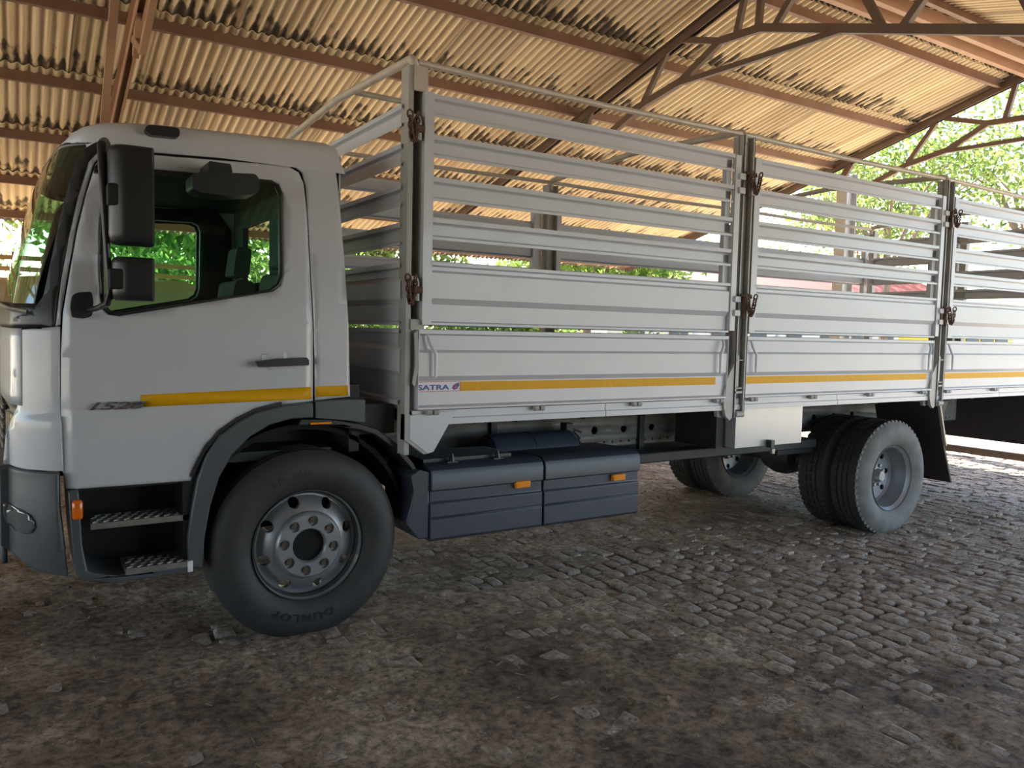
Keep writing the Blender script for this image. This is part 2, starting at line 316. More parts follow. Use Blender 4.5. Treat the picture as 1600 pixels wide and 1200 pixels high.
# ------------------------------------------------------------------ floor
floor = thing('floor', (3.0, 4.0, 0), 'cobbled dirt floor of the open shed', kind='structure')
def grid_mesh(name, xs, ys, hf, mt, parent, sharp=0):
    X, Y = np.meshgrid(xs, ys); Z = hf(X, Y); nx, ny = len(xs), len(ys)
    co = np.stack([X, Y, Z], -1).reshape(-1, 3); i = np.arange(nx*ny).reshape(ny, nx)
    q = np.stack([i[:-1, :-1], i[:-1, 1:], i[1:, 1:], i[1:, :-1]], -1).reshape(-1, 4)
    me = bpy.data.meshes.new(name); me.vertices.add(len(co)); me.vertices.foreach_set('co', co.ravel().astype('f'))
    me.loops.add(q.size); me.loops.foreach_set('vertex_index', q.ravel().astype('i')); me.polygons.add(len(q))
    me.polygons.foreach_set('loop_start', np.arange(0, q.size, 4, dtype='i')); me.update(calc_edges=True); me.validate()
    me.polygons.foreach_set('use_smooth', np.ones(len(q), bool)); me.materials.append(mt)
    o = link(name, me, parent)
    if parent: o.location = -WL[parent.name]
    return o
xs = np.concatenate([np.arange(-2.2, 8.0, .026), np.arange(8.0, 14.01, .06)]); ys = np.concatenate([np.arange(.9, 6.0, .026), np.arange(6.0, 16.01, .06)])
dirt = grid_mesh('dirt_surface', xs, ys, dirt_h, M['dirt'], floor)
def rim_h(x, y): return slope(x) - .03 + 0*y
for nm, x0, x1, y0, y1 in (('dirt_margin', -11, -2.2, -4, 16), ('dirt_margin', -2.2, 14, -4, .9)):
    grid_mesh(nm, np.linspace(x0, x1, 20), np.linspace(y0, y1, 20), rim_h, M['dirt'], floor)
# cobbles laid in courses that run across the shed (along Y)
def stone_mesh(rs, k=0):
    n = 8; a = [math.radians(90*(i//2)+(37 if i % 2 == 0 else 53)) for i in range(n)]; vs = []
    sup = [(abs(math.cos(t))**9+abs(math.sin(t))**9)**(-1/9) for t in a]; jit = [1+rs.uniform(-.24, .02) for _ in a]
    tilt = (rs.uniform(-.05, .05), rs.uniform(-.05, .05))
    for rad, z in ((1.0, -.5), (1.0, .06), (.94, .19), (.55, .225)):
        for i in range(n):
            x, y = .5*rad*sup[i]*jit[i]*math.cos(a[i]), .5*rad*sup[i]*jit[i]*math.sin(a[i])
            vs.append((x, y, (z + (tilt[0]*x+tilt[1]*y)*2 + (rs.uniform(-.03, .03) if z > .1 else 0))*.05))
    fs = [(r*n+i, r*n+(i+1) % n, (r+1)*n+(i+1) % n, (r+1)*n+i) for r in range(3) for i in range(n)] + [tuple(range(3*n, 4*n))]
    return vs, fs
rs = random.Random(3); LIB = [stone_mesh(rs) for _ in range(14)]; LME = []
for v_, f_ in LIB:
    me = bpy.data.meshes.new('stone'); me.from_pydata(v_, [], f_); me.update(); finish(me, 22, M['stone']); LME.append(me)
stones = []
x = -2.2; row = 0
while x < 13.5:
    wd = rs.uniform(.095, .13); y = 1.0 + rs.uniform(0, .1); 
    while y < 13.0:
        ln = rs.uniform(.12, .21); wob = .05*math.sin(y*.9+row*.3)
        stones.append((x+wob, y+ln/2, wd*.97, ln*.95, rs.uniform(-.12, .12), rs.randrange(14), rs.uniform(-.014, .008))); y += ln
    x += wd; row += 1
S = np.array([s[:4]+(s[4], s[5], s[6]) for s in stones])
cv = cover(S[:, 0], S[:, 1]); top = slope(S[:, 0]) + S[:, 6] + .030*(fbm(S[:, 0], S[:, 1], 1.3, 3, 1)-.5)
expo = top + .012 - dirt_h(S[:, 0], S[:, 1]); keep = expo > -.006
d = np.stack([S[:, 0], S[:, 1], top-CAMZ], 1) @ RM.T; U = 800+FPX*d[:, 0]/d[:, 2]; V = 600+FPX*d[:, 1]/d[:, 2]
inv = (d[:, 2] > .3) & (U > -60) & (U < 1660) & (V < 1260)
keep &= inv | (S[:, 0]**2 + S[:, 1]**2 < 30)
area = np.where(inv & keep & (expo > .004), 1/np.maximum(d[:, 2], .3)**2, 0)
big = set(np.argsort(-area)[:300][area[np.argsort(-area)[:300]] > 0].tolist())
sv_, sf_ = [], []; base = 0
LA = [np.array(v_) for v_, f_ in LIB]
for i in np.nonzero(keep)[0]:
    sx, sy, wd, ln, rz, k, hz = S[i]; k = int(k); zt = top[i]
    if i in big:
        o = link('stone', LME[k], floor, (sx, sy, zt)); o.scale = (wd, ln, 1); o.rotation_euler = (0, 0, rz)
    else:
        if cv[i] > .97 and rs.random() < .55: continue
        A = LA[k]; c, s_ = math.cos(rz), math.sin(rz); px, py = A[:, 0]*wd, A[:, 1]*ln
        sv_.append(np.stack([px*c-py*s_+sx, px*s_+py*c+sy, A[:, 2]+zt], 1)); sf_ += [tuple(base+q for q in f) for f in LIB[k][1]]; base += len(A)
me = bpy.data.meshes.new('small_cobbles'); me.from_pydata(np.concatenate(sv_), [], sf_); me.update(); finish(me, 22, M['stone'])
o = link('cobble_paving', me, floor); o.location = -WL[floor.name]; o['kind'] = 'stuff'
# loose clods and grit
gv, gf, nb = [], [], 0
ico = [(0, 0, .8), (1, 0, .1), (.3, .95, .15), (-.8, .6, .05), (-.8, -.6, .12), (.3, -.95, .05), (0, 0, -.6)]
ict = [(0, 1, 2), (0, 2, 3), (0, 3, 4), (0, 4, 5), (0, 5, 1), (6, 2, 1), (6, 3, 2), (6, 4, 3), (6, 5, 4), (6, 1, 5)]
ng = 9000; gx_ = RNG.uniform(-.6, 8.5, ng); gy_ = 1.2 + 6.0*RNG.uniform(0, 1, ng)**1.3; gh = dirt_h(gx_, gy_); gs = .004 + .016*RNG.uniform(0, 1, ng)**4; gc = cover(gx_, gy_)
I7 = np.array(ico)
for i in range(ng):
    if gc[i] < .15 and gs[i] > .008: continue
    a_ = RNG.uniform(0, 6.28); c, s_ = math.cos(a_), math.sin(a_); q = I7*RNG.uniform(.7, 1.25, (7, 1))*gs[i]
    gv.append(np.stack([q[:, 0]*c-q[:, 1]*s_+gx_[i], (q[:, 0]*s_+q[:, 1]*c)*RNG.uniform(.6, 1)+gy_[i], q[:, 2]+gh[i]], 1)); gf += [tuple(nb+k for k in t) for t in ict]; nb += 7
me = bpy.data.meshes.new('clods'); me.from_pydata(np.concatenate(gv), [], gf); me.update(); finish(me, 0, M['dirt'])
o = link('dirt_clods', me, floor); o.location = -WL[floor.name]; o['kind'] = 'stuff'
# loose bits: straw, twigs
sm_ = MB()
for k in range(420):
    x_, y_ = rs.uniform(.3, 9), rs.uniform(1.3, 7.5); z_ = float(dirt_h(np.array(x_), np.array(y_)))+.012; a_ = rs.uniform(0, 6.28); l_ = rs.uniform(.015, .06)
    sm_.bar((x_, y_, z_), (x_+l_*math.cos(a_), y_+l_*math.sin(a_), z_+rs.uniform(0, .008)), .004, .003)
o = sm_.obj('straw_litter', mat('dry_straw', (.30, .22, .12), .8), None, sharp=0, fix=False); tag(o, 'dry straw bits and chaff scattered over the cobbled floor', 'litter', kind='stuff')
# outside yard
yard = grid_mesh('ground_yard', np.array([-60., -11, 14, 90]), np.array([-50., -4, 16, 90]), lambda x, y: -.14+0*x, M['yard'], None); tag(yard, 'sunlit sandy yard around the shed', kind='structure')
# ------------------------------------------------------------------ unseen wall added behind the viewer to cut light on the truck
wn = MB().box(-6.5, 4.4, -3.10, -2.92, -.1, 3.45).obj('wall_light_blocker', mat('light_blocker_render', (.22, .19, .16), .85, noise=.5, nscale=1), None); tag(wn, 'unseen rendered wall added on the near side to block light', kind='structure')
# ------------------------------------------------------------------ the roof
Z0 = 5.6; TH = math.atan(.2698); TAN = .2698
RY = 1.05*Z0; RZ = CAMZ + Z0 - RY*TAN
def roof_z(y): return CAMZ + Z0 - y*TAN if y >= RY else RZ - (RY-y)*TAN
ceiling = thing('ceiling', (4, RY, RZ), 'tan corrugated roof on brown steel purlins', kind='structure')
XS0, SW = .1085*Z0, .1370*Z0; XG = 2.265*Z0
purl = [k*Z0 for k in (2.627, 2.398, 2.152, 1.902, 1.644, 1.401, 1.140)]; near = [2*RY - p for p in purl]
def corr(L):
    mb = MB(); n = 7*6; W = SW*1.075; rows = 3
    for side in (0, 1):
        vs, fs = [], []
        for j in range(rows+1):
            for i in range(n+1):
                xx = W*i/n; vs.append((xx, L*j/rows, .017*math.cos(2*math.pi*7*xx/SW) + side*.007))
        for j in range(rows):
            for i in range(n): fs.append((j*(n+1)+i, j*(n+1)+i+1, (j+1)*(n+1)+i+1, (j+1)*(n+1)+i))
        mb.add(vs, fs)
    m_ = (rows+1)*(n+1)
    mb.f += [(i, i+1, m_+i+1, m_+i) for i in range(n)] + [(rows*(n+1)+i, rows*(n+1)+i+1, m_+rows*(n+1)+i+1, m_+rows*(n+1)+i) for i in range(n)]
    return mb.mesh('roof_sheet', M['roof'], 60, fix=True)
bays = []
yb = purl + [RY+.02]
for i in range(len(yb)-1): bays.append((yb[i], yb[i+1]))
bays.insert(0, (purl[0]+.5, purl[0]))
LENS = {}; SH = []
for i, (ya, yc) in enumerate(bays):
    for side in (0, 1):
        L = (ya-yc)/math.cos(TH)+.13; key = round(L, 2)
        if key not in LENS: LENS[key] = corr(L)
        kmin, kmax = (-18, 16)
        for k in range(kmin, kmax):
            x0 = XS0 + k*SW
            if x0 > XG - .1: continue
            jit = random.uniform(-.004, .004)
            if side == 0:   # local +y runs up the slope (towards -Y)
                SH.append((key, Vector((x0+SW*1.04, ya+.02, roof_z(ya)+.075+jit)), (TH-.012, 0, math.pi), x0, ya))
            else:
                yy = 2*RY - ya; SH.append((key, Vector((x0, yy-.02, roof_z(yy)+.075+jit)), (TH-.012, 0, 0), x0, yy))
from mathutils import Euler
def seen(sh):
    p = RM @ (np.array([sh[3]+.4, sh[4]-.6 if sh[4] > RY else sh[4]+.6, sh[1].z]) - np.array([0, 0, CAMZ]))
    if p[2] < .3: return 1e6
    u, v = 800+FPX*p[0]/p[2], 600+FPX*p[1]/p[2]
    return p[2] + (0 if -160 < u < 1760 and -160 < v < 700 else 1e5)
SH.sort(key=seen); rest_v, rest_f, nb = [], [], 0
for i, (key, lc, rt, _, _) in enumerate(SH):
    if i < 300: o = link('roof_sheet', LENS[key], ceiling, lc); o.rotation_euler = rt
    else:
        me = LENS[key]; A = np.empty(len(me.vertices)*3); me.vertices.foreach_get('co', A); Mx = np.array(Euler(rt).to_matrix()); A = A.reshape(-1, 3) @ Mx.T + np.array(lc)
        rest_v.append(A); rest_f += [tuple(nb+q for q in p.vertices) for p in me.polygons]; nb += len(A)
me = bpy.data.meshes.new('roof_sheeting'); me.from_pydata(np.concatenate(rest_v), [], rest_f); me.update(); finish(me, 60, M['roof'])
o = link('roof_sheeting', me, ceiling); o.location = -WL[ceiling.name]; o['kind'] = 'stuff'
X0R = XS0-18*SW
def purlin(y, sgn):
    z = roof_z(y)
    mb = MB(); h, b_, t_ = .115, .062, .010; s = sgn
    # C-channel: web and two flanges
    z = z-.0625; pts = [(y, z), (y+s*b_, z), (y+s*b_, z+.012), (y+s*t_, z+.012), (y+s*t_, z+h-.012), (y+s*b_, z+h-.012), (y+s*b_, z+h), (y, z+h)]
    mb.prism(pts, X0R, XG+.05, 'x'); return mb.obj('purlin', M['beam'], ceiling, sharp=30)
for y in purl: purlin(y, 1)
for y in near: purlin(y, -1)
MB().box(X0R, XG+.05, RY+.10, RY+.18, RZ-.15, RZ+.02).obj('ridge_beam', M['beam2'], ceiling, bevel=.008)
MB().box(X0R, XG+.05, RY-.18, RY-.10, RZ-.15, RZ+.02).obj('ridge_beam', M['beam2'], ceiling, bevel=.008)
cap = MB().prism([(RY-.35, RZ+.10), (RY, RZ+.20), (RY+.35, RZ+.10), (RY+.35, RZ+.11), (RY, RZ+.215), (RY-.35, RZ+.11)], X0R, XG+.1, 'x').obj('ridge_cap', M['roof'], ceiling)
# trusses (far half measured, near half mirrored)
def truss(X, m_):
    tr = MB(); e = purl[0]+.25
    for s in (0, 1):
        f = (lambda y: y) if s == 0 else (lambda y: 2*RY-y)
        z_ = lambda y: roof_z(y)-(.14 if X < 12 else .05)
        for dx in (-.035, .035): tr.bar((X+dx, f(RY), z_(RY)), (X+dx, f(e), z_(e)), .010, .11, up=(0, 0, 1)); 
        tr.bar((X, f(RY), z_(RY)+.05), (X, f(e), z_(e)+.05), .16, .010)
    o = tr.obj('rafter_truss', m_, ceiling)
    def web(pts, wd=.07, name='web_member'):
        for i, (a, b) in enumerate(zip(pts[:-1], pts[1:])):
            ob = link(name, MB().bar((X, a[0], a[1]), (X, b[0], b[1]), random.uniform(.050, .066), wd).mesh(name, m_, 30), o); ob.location = Vector((0, 0, 0))
    z_ = lambda y: roof_z(y)-.10
    web([(5.98, 5.03), (6.56, 5.06), (7.18, 4.76), (7.84, 4.64), (8.62, 4.36), (9.3, z_(9.3)-.03)], .085, 'bottom_chord')
    web([(5.98, 5.03), (3.32, 4.21), (1.6, 3.69), (-.5, z_(-.5))], .085, 'bottom_chord'); web([(7.38, 4.75), (5.87, 4.72), (5.0, 4.71)], .06, 'tie_bar')
    web([(6.20, z_(6.2)), (6.32, 5.08)]); web([(7.25, z_(7.25)), (6.56, 5.06)]); web([(7.38, z_(7.38)), (7.84, 4.66)])
    web([(5.98, z_(5.98)), (6.02, 5.05)]); web([(5.35, z_(5.35)), (5.8, 4.98)]); web([(5.0, z_(5.0)), (4.55, 4.60)]); web([(3.85, z_(3.85)), (4.35, 4.54)])
    web([(3.6, z_(3.6)), (3.2, 4.2)]); web([(8.9, z_(8.9)), (9.15, 4.45)], .12)
    return o
for X in (-10.4, -4.6, 1.115, 6.86, XG+.02): truss(X, M['truss'] if X > 3 else M['beam2'])
MB().bar((.88, 10.6, 3.28), (.835, 7.7, 5.07), .075, .075).obj('rafter_brace', M['beam2'], ceiling)
# columns
def column(X, Y, label):
    t = thing('steel_column', (X, Y, 0), label, 'column', 'roof columns')
    c = MB(); zt = roof_z(Y)-.12; c.box(X-.14, X+.14, Y-.012, Y+.012, 0, zt)
    c.box(X-.15, X-.135, Y-.11, Y+.11, 0, zt); c.box(X+.135, X+.15, Y-.11, Y+.11, 0, zt); c.obj('column_shaft', M['column'], t)
    MB().box(X-.22, X+.22, Y-.2, Y+.2, -.1, .03).obj('base_plate', M['column'], t)
    return t
column(13.05, 9.2, 'grey steel column under the open gable end, seen over the cargo side')
column(6.86, 14.6, 'grey steel column at the eave behind the middle of the truck')
column(1.12, 14.6, 'grey steel column at the eave behind the cab')
# ------------------------------------------------------------------ TRUCK
YN, YF, YC = 4.05, 6.55, 5.30
truck = thing('truck', (3.8, YC, 0), 'white cab livestock truck with slatted grey white cargo sides and yellow stripe', 'truck')
def part(mb, name, m_, parent=truck, **k): return mb.obj(name, m_, parent, **k)
# ---- cab surfaces
CR = .27; CX = .25; TUM = .07
_zs = [0, .9, 1.75, 2.0, 2.24, 2.45, 2.56, 2.64, 2.75]; _dx = [0, -.01, 0, .045, .105, .165, .215, .27, .36]
def dx(z): return float(np.interp(z, _zs, _dx))
def side_y(x, z):
    xe = x - dx(z); y = 4.15 + max(0, z-1.75)*TUM
    if xe < CX: y += CR - math.sqrt(max(CR**2 - min(CX-xe, CR*.985)**2, 0))
    return y
def front_x(y, z):
    yy = y if y <= YC else 2*YC-y; t = yy - 4.15 - max(0, z-1.75)*TUM
    if t < CR*.72: xe = CX - math.sqrt(max(CR**2-(CR-max(t, 0))**2, 0))
    else:
        t0 = CR*.72; x0 = CX - math.sqrt(CR**2-(CR-t0)**2); L_ = 1.15-t0; k = min((t-t0)/L_, 1)
        xe = x0 + (-.060-x0)*(1-(1-k)**2)
    return xe + dx(z)
door_px = [(97,735),(103,763),(296,749),(307,722),(322,700),(347,673),(372,656),(400,642),(440,632),(487,626),(487,520),(481,330),(477,285),(470,268),(455,259),(400,253),(300,245),(240,240),(195,236),(172,236),(160,243),(150,256),(136,300),(121,360),(110,420),(98,490),(95,560),(95,640)]
win_px = [(185,494),(168,492),(160,484),(156,465),(154,400),(156,340),(163,295),(176,268),(195,261),(240,264),(330,272),(425,281),(437,288),(442,302),(441,430),(436,447),(424,456)]
door_o = [P(u, v, 4.17) for u, v in door_px]; win_o = [P(u, v, 4.19) for u, v in win_px]
def shrink(pts, k):
    cx = sum(p[0] for p in pts)/len(pts); cz = sum(p[1] for p in pts)/len(pts)
    return [(p[0]+(cx-p[0])*k/max(math.hypot(p[0]-cx, p[1]-cz), .01), p[1]+(cz-p[1])*k/max(math.hypot(p[0]-cx, p[1]-cz), .01)) for p in pts]
win_in = shrink(win_o, .022)
def crease(x, z, d=0):                                  # lower door pressing stands out a little
    zc = P(250, 642, 4.17)[1]; return side_y(x, z) + d - (.014*min(max((zc-z)/.02, 0), 1) if x > .20 else 0)
for mir in (None, YC):
    dn = sheet('cab_door', door_o, lambda x, z: crease(x, z), M['white'], truck, holes=[win_o], th=.03, mirror=mir)
    def sub(name, out, off, m_, holes=(), th=.006, step=.06):
        o = sheet(name, out, lambda x, z: side_y(x, z)+off, m_, truck, holes=holes, th=th, step=step, mirror=mir)
        return o
    ws = sub('window_seal', win_o, -.002, M['black'], [win_in], .02)
    wg = sub('door_glass', win_in, .006, M['glass'], th=0)
    for o in (ws, wg): o.parent = dn; o.location = (0, 0, 0)
    # jamb behind the door (dark gap)
    jb = sub('door_jamb', [P(u, v, 4.17) for u, v in [(92,745),(300,740),(345,660),(400,630),(520,615),(510,300),(480,256),(300,240),(170,230),(145,245),(92,480)]], .034, M['deep'], [shrink(win_o, -.004)], .01)
    # body side: pillar, top rail, rear quarter as one pressing
    q = [(491,625),(545,619),(543,520),(538,400),(532,300),(528,250)]
    zt = 2.575
    outer = [P(u, v, 4.17) for u, v in q]; outer = outer[:-1] + [(outer[-1][0], zt), (.30, zt)]
    a_px = [(158,238),(146,253),(132,298),(117,358),(106,420),(94,490),(93,507),(84,510),(93,440),(107,372),(124,305),(140,256),(152,238)]
    inner = [(480,288),(475,268),(460,256),(400,249),(300,241),(240,236),(195,232),(172,231)]
    inner_w = [P(u, v, 4.18) for u, v in inner][::-1]
    poly = outer + [P(152, 236, 4.2)] + [P(u, v, 4.18) for u, v in reversed(a_px[:-1])][0:0]
    left = [P(u, v, 4.18) for u, v in [(140,240),(124,300),(108,370),(95,440),(86,510),(93,507),(94,490),(106,420),(117,358),(132,298),(146,253),(158,238)]]
    right = [P(u, v, 4.17) for u, v in [(483,330),(489,520)]]
    poly = outer + left + inner_w + right
    sub('cab_side_panel', poly, 0, M['white'], th=.02, step=.05)
    # black pillar cover beside the windscreen
    bp = [(20,513),(84,510),(93,440),(106,370),(123,302),(139,250),(160,228),(176,228),(172,219),(152,218),(136,226),(122,243),(108,285),(93,345),(78,415),(68,462),(52,484),(20,497)]
    sub('pillar_cover', [P(u, v, 4.17) for u, v in bp], -.004, M['black'], th=.02, step=.03)
    # corner panel
    cp = [(27,516),(93,510),(94,640),(98,734),(40,736),(4,735),(8,690),(18,660),(27,640)]
    sheet('corner_panel', [P(u, v, 4.18) for u, v in cp], lambda x, z: side_y(x, z)+.004-.014*min(max((1.29-z)/.02, 0), 1), M['white'], truck, th=.02, step=.025, mirror=mir)
    bu = [(-2,738),(90,738),(91,790),(98,850),(104,898),(60,893),(30,882),(0,866)]
    bo = sheet('bumper_corner', [P(u, v, 4.16) for u, v in bu], lambda x, z: side_y(x, z)-.035-.02*math.sin(min(max((z-.55)/.45, 0), 1)*math.pi), M['plastic'], truck, th=.03, step=.03, mirror=mir)
    fg = [(4,799),(16,800),(32,803),(45,808),(52,817),(53,827),(48,836),(37,840),(22,838),(9,830),(4,815)]
    fl = sheet('fog_lamp', [P(u, v, 4.12) for u, v in fg], lambda x, z: side_y(x, z)-.068, M['fog'], truck, th=.01, step=.02, mirror=mir)
# windscreen, front panels as grids around the front
def front_grid(name, z0, z1, y0, y1, m_, off=0, th=.01, nz=14, ny=60, zf=None):
    mb = MB(); vs = []; fs = []
    for j in range(nz+1):
        z = z0+(z1-z0)*j/nz
        for i in range(ny+1):
            y = y0+(y1-y0)*i/ny; vs.append((front_x(y, z)+off, y, z))
    for j in range(nz):
        for i in range(ny): fs.append((j*(ny+1)+i, (j+1)*(ny+1)+i, (j+1)*(ny+1)+i+1, j*(ny+1)+i+1))
    mb.add(vs, fs); o = mb.obj(name, m_, truck, sharp=40, fix=False)
    if th: m = o.modifiers.new('s', 'SOLIDIFY'); m.thickness = th; m.offset = -1
    return o
front_grid('windscreen', 1.80, 2.545, 4.225, 6.375, M['glassw'], .004, 0, 18)
front_grid('windscreen_cowl', 1.685, 1.80, 4.19, 6.41, M['black'], .0, .01, 4)
front_grid('screen_header', 2.545, 2.585, 4.22, 6.38, M['black'], .0, .01, 2)
front_grid('front_panel', 1.33, 1.685, 4.26, 6.34, M['white'], .0, .01, 8)
front_grid('grille', 1.04, 1.33, 4.28, 6.32, M['black'], .02, .01, 6)
for k in range(5): front_grid('grille_slat', 1.07+k*.05, 1.09+k*.05, 4.7, 5.9, M['plastic'], -.005, .02, 1, 30)
for s in (0, 1):
    a, b = (4.29, 4.60) if s == 0 else (6.0, 6.31)
    front_grid('headlamp', 1.05, 1.275, a, b, M['lamp'], .0, .02, 6, 12)
front_grid('front_bumper', .58, 1.02, 4.34, 6.26, M['plastic'], -.045, .02, 8)
MB().tube([(-.062, 4.36, 1.475), (-.074, 4.36, 1.475)], .022, 16).obj('front_badge', M['black'], truck)
# roof skin
rm = MB(); vs = []; fs = []; nx_, ny_ = 30, 48
for i in range(nx_+1):
    x = .205 + (1.555-.205)*(i/nx_)
    H = float(np.interp(x, [.205, .24, .30, .40, .60, 1.0, 1.40, 1.49, 1.53, 1.555], [0, .055, .105, .135, .160, .180, .198, .200, .165, .0]))
    for j in range(ny_+1):
        t = math.sin(math.pi/2*math.sin(math.pi/2*(2*j/ny_-1))); t = max(-1, min(1, t)); W = YC-side_y(max(x, .5), 2.56)
        yin = 0 if x > .5 else 0
        # plan narrows with the front corner
        xe = x-dx(2.56); 
        if xe < CX: W -= CR - math.sqrt(max(CR**2-min(CX-xe, CR*.98)**2, 0))
        z = 2.56 + H*(max(0, 1-abs(t)**6))**(1/6); vs.append((x, YC+t*W, z))
for i in range(nx_):
    for j in range(ny_): fs.append((i*(ny_+1)+j, i*(ny_+1)+j+1, (i+1)*(ny_+1)+j+1, (i+1)*(ny_+1)+j))
rm.add(vs, fs); rm.obj('cab_roof', M['white'], truck, sharp=60)
# rear wall of the cab with a window, floor, interior
def ringwall(x0, x1, y0, y1, z0, z1, wy0, wy1, wz0, wz1):
    m = MB(); m.box(x0, x1, y0, y1, z0, wz0); m.box(x0, x1, y0, y1, wz1, z1); m.box(x0, x1, y0, wy0, wz0, wz1); m.box(x0, x1, wy1, y1, wz0, wz1); return m
ringwall(1.46, 1.50, 4.22, 6.38, 1.33, 2.62, 5.38, 6.10, 2.02, 2.44).obj('cab_back_wall', M['inside'], truck)
MB().box(1.542, 1.550, 4.21, 6.39, 1.33, 2.0).obj('cab_back_panel', M['white'], truck); MB().box(1.530, 1.54, 4.24, 6.36, 2.46, 2.60).obj('cab_back_panel', M['white'], truck)
MB().add([(1.478, 5.38, 2.02), (1.478, 6.10, 2.02), (1.478, 6.10, 2.44), (1.478, 5.38, 2.44)], [(0, 1, 2, 3)]).obj('rear_window_glass', M['glassc'], truck, sharp=0, fix=False)
MB().box(.25, 1.5, 4.25, 6.35, 1.0, 1.05).obj('cab_floor', M['inside'], truck); MB().box(.45, 1.5, 4.24, 6.36, 2.57, 2.59).obj('cab_headliner', M['inside'], truck)
MB().prism(rounded([(.02, 1.2), (.36, 1.2), (.40, 1.62), (.30, 1.74), (.06, 1.78)], .04), 4.3, 6.3).obj('dashboard', M['inside'], truck)
for yy in (4.72, 5.88):
    st = MB().prism(rounded([(.86, 1.25), (1.36, 1.25), (1.44, 2.02), (1.30, 2.04), (1.22, 1.48), (.88, 1.42)], .05), yy-.25, yy+.25).obj('cab_seat', M['seat'], truck, bevel=.03)
    hr = MB().prism(rounded([(1.31, 2.06), (1.42, 2.06), (1.44, 2.26), (1.34, 2.27)], .03), yy-.13, yy+.13).mesh('headrest', M['seat']); h = link('headrest', hr, st); h.location = (0, 0, 0)
MB().bar((1.44, 4.55, 2.28), (1.30, 4.80, 1.86), .05, .004, up=(1, 0, 0)).obj('seat_belt', M['belt'], truck)
sw = MB(); c = Vector((.52, 5.88, 1.86)); ax1 = Vector((0, 1, 0)); ax2 = Vector((.62, 0, .78))
sw.tube([c+.22*(math.cos(a)*ax1+math.sin(a)*ax2) for a in [2*math.pi*k/28 for k in range(29)]], .016, 8, cap=False)
for a in (0, 2.2, 4.2): sw.tube([c, c+.22*(math.cos(a)*ax1+math.sin(a)*ax2)], .014, 6)
sw.obj('steering_wheel', M['black'], truck)
# wiper
MB().tube([(.02, 4.62, 1.80), (-.055, 4.40, 1.80), (-.01, 4.30, 1.775), (.06, 4.24, 1.76)], [.007, .009, .011, .013], 8).obj('wiper_arm', M['steel'], truck)
# door handle
hc = [P(u, v, 4.15) for u, v in [(396,564),(430,560),(475,558),(478,562),(478,570),(430,572),(400,573)]]
sheet('handle_cup', [P(u, v, 4.15) for u, v in rounded([(408,553),(447,549),(452,560),(450,576),(420,578),(410,566)], 4)], lambda x, z: side_y(x, z)-.004, M['white'], truck, th=.006)
MB().prism(rounded(hc, .006), 4.095, 4.125).obj('door_handle', M['black'], truck, bevel=.005)
# stripes on the cab
def strip(px, name='reflective_stripe', Yp=4.15, off=-.003, m_='yellow', par=truck):
    o = sheet(name, [P(u, v, Yp) for u, v in px], lambda x, z: side_y(x, z)+off, M[m_], par, th=.002, step=.1); return o
strip([(220,617),(486,604.5),(487,623.5),(221,636)]); strip([(493,604),(543,602),(544,618),(493,620)])
# 1528 badge
me = text_mesh('1528', .062, .003, 1.0, .0016, .35); me.materials.append(M['badge']); finish(me, 30)
ax, az = P(132, 641, 4.135)
o = link('model_number', me, truck, (ax, 4.134, az)); o.rotation_euler = (math.pi/2, 0, 0); o.scale = (1.95, .78, 1); o.rotation_euler.y = -.002
# roof marker, vent, mirrors
mk = [P(u, v, 4.19) for u, v in [(226,200),(232,197),(272,201),(279,204),(279,214),(274,217),(234,213),(226,207)]]
MB().prism(rounded(mk, .012), 4.155, 4.25).obj('roof_marker_lamp', M['black'], truck, bevel=.006)
sheet('marker_base', [P(u, v, 4.19) for u, v in [(214,199),(229,193),(276,197),(287,205),(280,218),(232,215)]], lambda x, z: 4.205+(z-2.55)*.25, M['white'], truck, th=.005, step=0)
ar = MB(); pt = lambda u, v, Y: (P(u, v, Y)[0], Y, P(u, v, Y)[1])
ar.tube([pt(172, 236, 4.20), pt(163, 222, 4.08), pt(159, 226, 3.98), pt(160, 260, 3.95), pt(163, 330, 3.94), pt(168, 400, 3.94), pt(172, 455, 3.94), pt(168, 474, 3.97), pt(150, 482, 4.06), pt(128, 486, 4.15)], [.016, .022, .020, .018, .014, .014, .014, .014, .013, .014], 10)
ar.obj('mirror_arm', M['black'], truck)
bk = rounded([P(u, v, 4.14) for u, v in [(112,462),(120,457),(142,456),(145,470),(143,494),(130,498),(112,496),(109,480)]], .012)
MB().prism(bk, 4.10, 4.17).obj('mirror_bracket', M['black'], truck, bevel=.012)
MB().prism(rounded([P(u, v, 4.16) for u, v in [(147,262),(156,250),(156,272),(146,271)]], .008), 4.13, 4.17).obj('mirror_bracket', M['black'], truck, bevel=.006)
def mirror_body(x0, x1, z0, z1, yc, dep, name, tl=.03):
    # half-round housing: glass faces the rear (+x), rounded towards the front
    mb = MB(); n = 14; prof = []
    for k in range(n+1):
        a = math.pi*k/n; prof.append((-math.sin(a), -math.cos(a)))
    rows = [(z0, .80), (z0+.012, .93), (z0+.04, 1.0), (z1-.03, 1.0), (z1-.010, .95), (z1, .82)]
    vs = []; L = x1-x0
    for z, s in rows:
        ring = [(x1 - tl*(1 if s > .9 else .6), yc-dep*s, z)] + [(x0+.45*L + p[0]*L*.45*s, yc+p[1]*dep*s, z) for p in prof] + [(x1 - tl*0, yc+dep*s, z), (x1, yc-dep*s*.6, z)]
        vs += ring
    m = len(ring); fs = []
    for r in range(len(rows)-1):
        for i in range(m): fs.append((r*m+i, r*m+(i+1) % m, (r+1)*m+(i+1) % m, (r+1)*m+i))
    fs += [tuple(range(m)), tuple((len(rows)-1)*m+i for i in range(m))]
    mb.add(vs, fs); return mb.obj(name, M['black'], truck, sharp=50)
